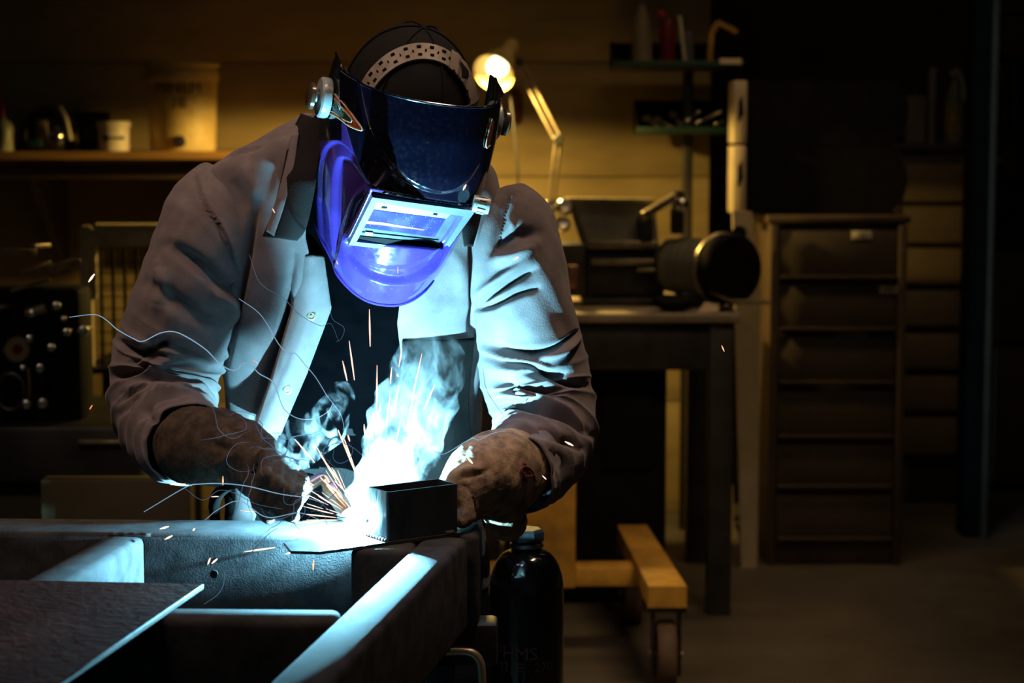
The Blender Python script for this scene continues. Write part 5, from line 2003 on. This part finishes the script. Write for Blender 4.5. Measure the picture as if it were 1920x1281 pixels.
one('clamp', [beam(P(1334, 64, UY), P(1346, 42, UY), .03, .02, .006), beam(P(1344, 42, UY), P(1382, 62, UY), .03, .02, .006), beam(P(1330, 118, UY), P(1334, 62, UY), .03, .02, .006)], M_yellow, 'yellow bent clamp lying on the upper tray', 'clamp')
one('paper_tag', pbox(1350, 110, 1390, 120, TY_ - .175, .008, .001), M_label, 'pale tag stuck to the front of the upper tray', 'tag')

# --- pale box files and the big dark cases on the drawer cabinet
CY = 6.47


def drawer_cabinet(x0, x1, ytop, ybot, rows_px, Y, depth, m_body, m_dr, label, labels, fx):
    zt = P((x0 + x1) / 2, ytop, Y)[2]
    X0, X1 = P(x0, 600, Y)[0], P(x1, 600, Y)[0]
    t = thing('drawer_cabinet', label, 'cabinet', ((X0 + X1) / 2, Y + depth / 2, 0), 'drawer cabinets')
    mk('carcass', bx(((X0 + X1) / 2, Y + .02 + depth / 2, (zt - .02) / 2), (X1 - X0, depth, zt - .02), .003), m_body, t)
    mk('top', bx(((X0 + X1) / 2, Y + depth / 2 + .01, zt - .012), (X1 - X0 + .02, depth + .03, .024), .004), m_body, t)
    for s, X in ((1, X0), (-1, X1)):
        mk('side_post', bx((X + s * .014, Y + .01, (zt - .03) / 2), (.028, .03, zt - .03), .003), m_body, t)
    for k, (ya, yb) in enumerate(rows_px):
        z1, z0 = P(fx, ya, Y)[2], P(fx, yb, Y)[2]
        d = mk('drawer', bx(((X0 + X1) / 2, Y + .012, (z0 + z1) / 2), (X1 - X0 - .062, .022, z1 - z0), .004), m_dr, t)
        mk('drawer_pull', bx(((X0 + X1) / 2, Y - .004, z0 + .0), (X1 - X0 - .066, .024, .010), .002), m_body, d)
        if k < len(labels) and labels[k]:
            lx, ly, s_ = labels[k]
            lc = P(lx, ly, Y - .003)
            lb = mk('label_card', bx((lc[0], Y - .001, lc[2]), (.066, .003, .026), .0005), M_label, d)
            if s_:
                V, F = text_mesh(s_, .024)
                V = np.stack([lc[0] + V[:, 0], np.full(len(V), Y - .0032), lc[2] + V[:, 1]], 1)
                # part of the card
                mk('drawer_number', (V, F), M_ink2, d, 0)
    return t


drawer_cabinet(1443, 1698, 405, 1062, [(432, 520), (533, 617), (632, 717), (735, 818), (835, 912), (930, 1010)], CY, .60, M_dbrown, M_drawer,
               'tall dark drawer cabinet with six wide drawers and paper labels', [(1616, 441, '30'), (1668, 543, '303')], 1570)
drawer_cabinet(1672, 1815, 270, 915, [(308, 378), (386, 455), (465, 532), (543, 610), (626, 690), (705, 768), (782, 850)], 7.55, .6, M_dbrown, M_drawer2,
               'narrower beige-fronted drawer cabinet standing behind the dark one', [], 1750)
ctop = P(1570, 405, CY)[2]
for k, (y0, y1) in enumerate(((272, 398), (150, 270))):
    z0, z1 = P(1500, y1, CY + .1)[2], P(1500, y0, CY + .1)[2]
    if k == 0:
        z0 = ctop + .001
        ztop0 = z1
    else:
        z0 = ztop0 + .002
    X0, X1 = P(1397, 300, CY + .1)[0], P(1702, 300, CY + .1)[0]
    cs = thing('machine_case', ['lower of two stacked black round-ended cases on the drawer cabinet', 'upper of two stacked black round-ended cases on the drawer cabinet'][k], 'case', ((X0 + X1) / 2, CY + .3, z0), 'stacked black cases')
    hz = (z1 - z0) / 2
    prof_ = [(X0, 0, z0), (X1 - hz * .75, 0, z0)]
    prof_ += [(X1 - hz * .75 + hz * .75 * math.sin(q), 0, z0 + hz - hz * math.cos(q)) for q in np.linspace(.2, math.pi - .2, 12)]
    prof_ += [(X1 - hz * .75, 0, z1), (X0, 0, z1)]
    mk('body', prism([(a, CY + .10, c) for a, b, c in prof_], (0, .28, 0)), M_matblack, cs)
    ep = mk('end_panel', bx((X0 - .022, CY + .14, (z0 + z1) / 2), (.044, .16, z1 - z0 - .006), .006), mat('pale_end_panel', (.44, .36, .24), .5, var=.15), cs)
    mk('handle_hole', prism([(X0 - .016, CY + .0575, z1 - .05), (X0 - .010, CY + .0575, z1 - .11), (X0 - .030, CY + .0575, z1 - .135), (X0 - .028, CY + .0575, z1 - .07)], (0, .004, 0)), M_matblack, ep)
cn = thing('board', 'pale upright board with a dark grip hole between grinder and drawer cabinet', 'board', (P(1400, 560, 6.42)[0], 6.46, 0))
jp = [P(1374, 394, 6.42), P(1410, 398, 6.42), P(1416, 470, 6.42), P(1426, 560, 6.42), P(1426, 600, 6.42), P(1396, 600, 6.42)]
for q_ in jp[-2:]:
    q_[2] = .001
mk('panel', prism(jp, (0, .03, 0)), mat('pale_end_panel'), cn)
mk('grip_hole', lathe([(.024, 0), (.024, .003)], P(1386, 437, 6.419), (0, -1, 0), 20), M_matblack, cn)

one('canister', [prism([P(1350, 912, 6.9), P(1374, 912, 6.9), P(1376, 985, 6.9), P(1384, 1000, 6.9), P(1384, 1030, 6.9), P(1350, 1030, 6.9)], (0, .18, 0)),
                       bx((P(1367, 1000, 6.9)[0], 6.99, P(1367, 1030, 6.9)[2] / 2), (.06, .16, P(1367, 1030, 6.9)[2]), .004)], mat('pale_end_panel'), 'pale slim canister on the floor beside the drawer cabinet', 'canister')
# things on the narrow cabinet
z2t = P(1750, 270, 7.55)[2]
vb = thing('carton', 'pale grey carton with a green cap on the narrow cabinet', 'carton', (P(1720, 270, 7.7)[0], 7.7, z2t))
a, b = P(1700, 270, 7.65), P(1738, 178, 7.65)
mk('body', bx(((a[0] + b[0]) / 2, 7.72, (z2t + b[2]) / 2), (b[0] - a[0], .12, b[2] - z2t), .004), mat('grey_carton', (.26, .22, .20), .7, var=.15), vb)
mk('cap', pcyl(1716, 155, 178, 7.70, 12), M_greenp, vb)
one('plastic_tube', pcyl(1746, 126, 272, 7.8, 7, prof=[(1, 0), (1, .5), (1, .98), (.6, 1)]), M_white, 'slim white tube standing behind the carton', 'tube')
bt_ = thing('cleaner_bottle', 'clear bottle with a yellow label on the narrow cabinet', 'bottle', (P(1788, 270, 7.7)[0], 7.7, z2t))
lo_z = z2t
hz_ = P(0, 135, 7.7)[2] - z2t
mk('body', lathe([(r_i * 18 / FPX * 7.7, h_i * hz_) for r_i, h_i in ((.9, 0), (1, .04), (1, .6), (.7, .75), (.35, .85), (.3, .92), (.3, 1))], (P(1788, 270, 7.7)[0], 7.7, z2t), n=32), mat('cloudy_plastic'), bt_)
mk('label_band', lathe([(1.01 * 18 / FPX * 7.7, h_i * hz_) for h_i in (.12, .5)], (P(1788, 270, 7.7)[0], 7.7, z2t), n=32), mat('yellow_label', (.42, .30, .05), .6, var=.4, scale=30), bt_)
mk('trigger', tube([P(1782, 140, 7.68), P(1795, 132, 7.68), P(1806, 160, 7.68), P(1808, 190, 7.68)], .008, 8), M_white, bt_)

# dark post and cupboard at the right edge
po = thing('steel_post', 'tall dark steel post with a worn edge near the right border', 'post', (P(1838, 900, 6.9)[0], 6.9, 0))
zp = 3.3
X0, X1 = P(1818, 600, 6.9)[0], P(1850, 600, 6.9)[0]
mk('web', bx(((X0 + X1) / 2, 6.98, zp / 2), (X1 - X0, .12, zp), .004), M_matblack, po)
mk('flange', bx((X1 + .010, 6.97, zp / 2), (.022, .14, zp), .003), M_dbrown, po)
cu_ = thing('cupboard', 'dim grey cupboard with open shelf at the right border', 'cupboard', (P(1900, 900, 7.9)[0], 7.95, 0))
X0, X1 = P(1866, 600, 7.8)[0], P(2050, 600, 7.8)[0]
for ya, yb, m_ in ((30, 105, M_drawer), (232, 335, M_drawer), (470, 640, M_dbrown), (650, 905, M_dbrown)):
    za, zb_ = P(1900, ya, 7.8)[2], P(1900, yb, 7.8)[2]
    mk('front_panel', bx(((X0 + X1) / 2, 7.81, (za + zb_) / 2), (X1 - X0, .02, za - zb_), .004), m_, cu_)
mk('carcass', bx(((X0 + X1) / 2, 8.10, P(0, 20, 7.8)[2] / 2), (X1 - X0, .5, P(0, 20, 7.8)[2]), .004), M_matblack, cu_)
mk('knob', ball(P(1873, 300, 7.78), .02, 16, 10), M_oily, cu_)
for k, x in enumerate((1878, 1898)):
    one('folder', pbox(x, 120, x + 14, 231, 7.62, .17), [M_drawer, M_dbrown][k], ['upright olive folder at the right border', 'upright brown folder at the right border'][k], 'folder')

# --- yellow machine stand with its caster
yf = thing('machine_stand', 'mustard-yellow steel machine stand on casters beside the gas cylinder', 'stand', (P(1150, 1100, 5.2)[0], 5.2, 0))
zt_ = PZ(1225, 1100, 0)  # unused reference on the floor
bz = P(1252, 1100, 4.95)[2]
hB = .055
Xb0, Xb1 = P(1216, 1100, 4.95)[0], P(1288, 1100, 4.95)[0]
Xf0, Xf1 = P(1162, 1020, 5.62)[0], P(1218, 1020, 5.62)[0]
mk('foot_beam', prism([(Xb0, 4.95, bz - hB), (Xb1, 4.95, bz - hB), (Xf1, 5.75, bz - hB), (Xf0, 5.75, bz - hB)], (0, 0, hB)), M_yellow, yf)
mk('crossbar', bx(((P(900, 1065, 5.28)[0] + P(1200, 1065, 5.28)[0]) / 2, 5.32, P(0, 1082, 5.28)[2]), (P(1200, 1065, 5.28)[0] - P(900, 1065, 5.28)[0], .09, .052), .005), M_yellow, yf)
pX0, pX1 = P(985, 900, 5.26)[0], P(1080, 900, 5.26)[0]
pz0, pz1 = P(0, 1104, 5.26)[2], P(0, 820, 5.26)[2]
mk('column', bx(((pX0 + pX1) / 2, 5.32, (pz0 + pz1) / 2), (pX1 - pX0, .12, pz1 - pz0), .006), M_yellow, yf)
mk('column_head', bx(((pX0 + pX1) / 2, 5.34, pz1 + .02), (pX1 - pX0 + .04, .16, .04), .006), M_gun, yf)
Xo0 = Xb0 - .62
mk('foot_beam', prism([(Xo0, 4.95, bz - hB), (Xo0 + Xb1 - Xb0, 4.95, bz - hB), (Xo0 + Xb1 - Xb0, 5.75, bz - hB), (Xo0, 5.75, bz - hB)], (0, 0, hB)), M_yellow, yf)


def caster(x, y):
    zt = bz - hB
    c = mk('caster', bx((x, y, zt - .008), (.10, .085, .014), .003), M_gun, yf)
    for s in (-1, 1):
        mk('fork', bx((x + s * .034, y, (zt + .03) / 2), (.008, .06, zt - .045), .003), M_gun, c)
    rr = (zt - .045) / 2
    mk('wheel', lathe([(rr * .5, -.024), (rr * .93, -.024), (rr, -.016), (rr, .016), (rr * .93, .024), (rr * .5, .024)], (x, y, rr), (1, 0, 0), 36), M_rubber, c)
    mk('axle', cyl((x - .042, y, rr), (x + .042, y, rr), .009, n=12), M_oily, c)


for x, y in (((Xb0 + Xb1) / 2, 5.0), ((Xf0 + Xf1) / 2, 5.69), (Xo0 + .05, 5.0), (Xo0 + .05, 5.69)):
    caster(x, y)
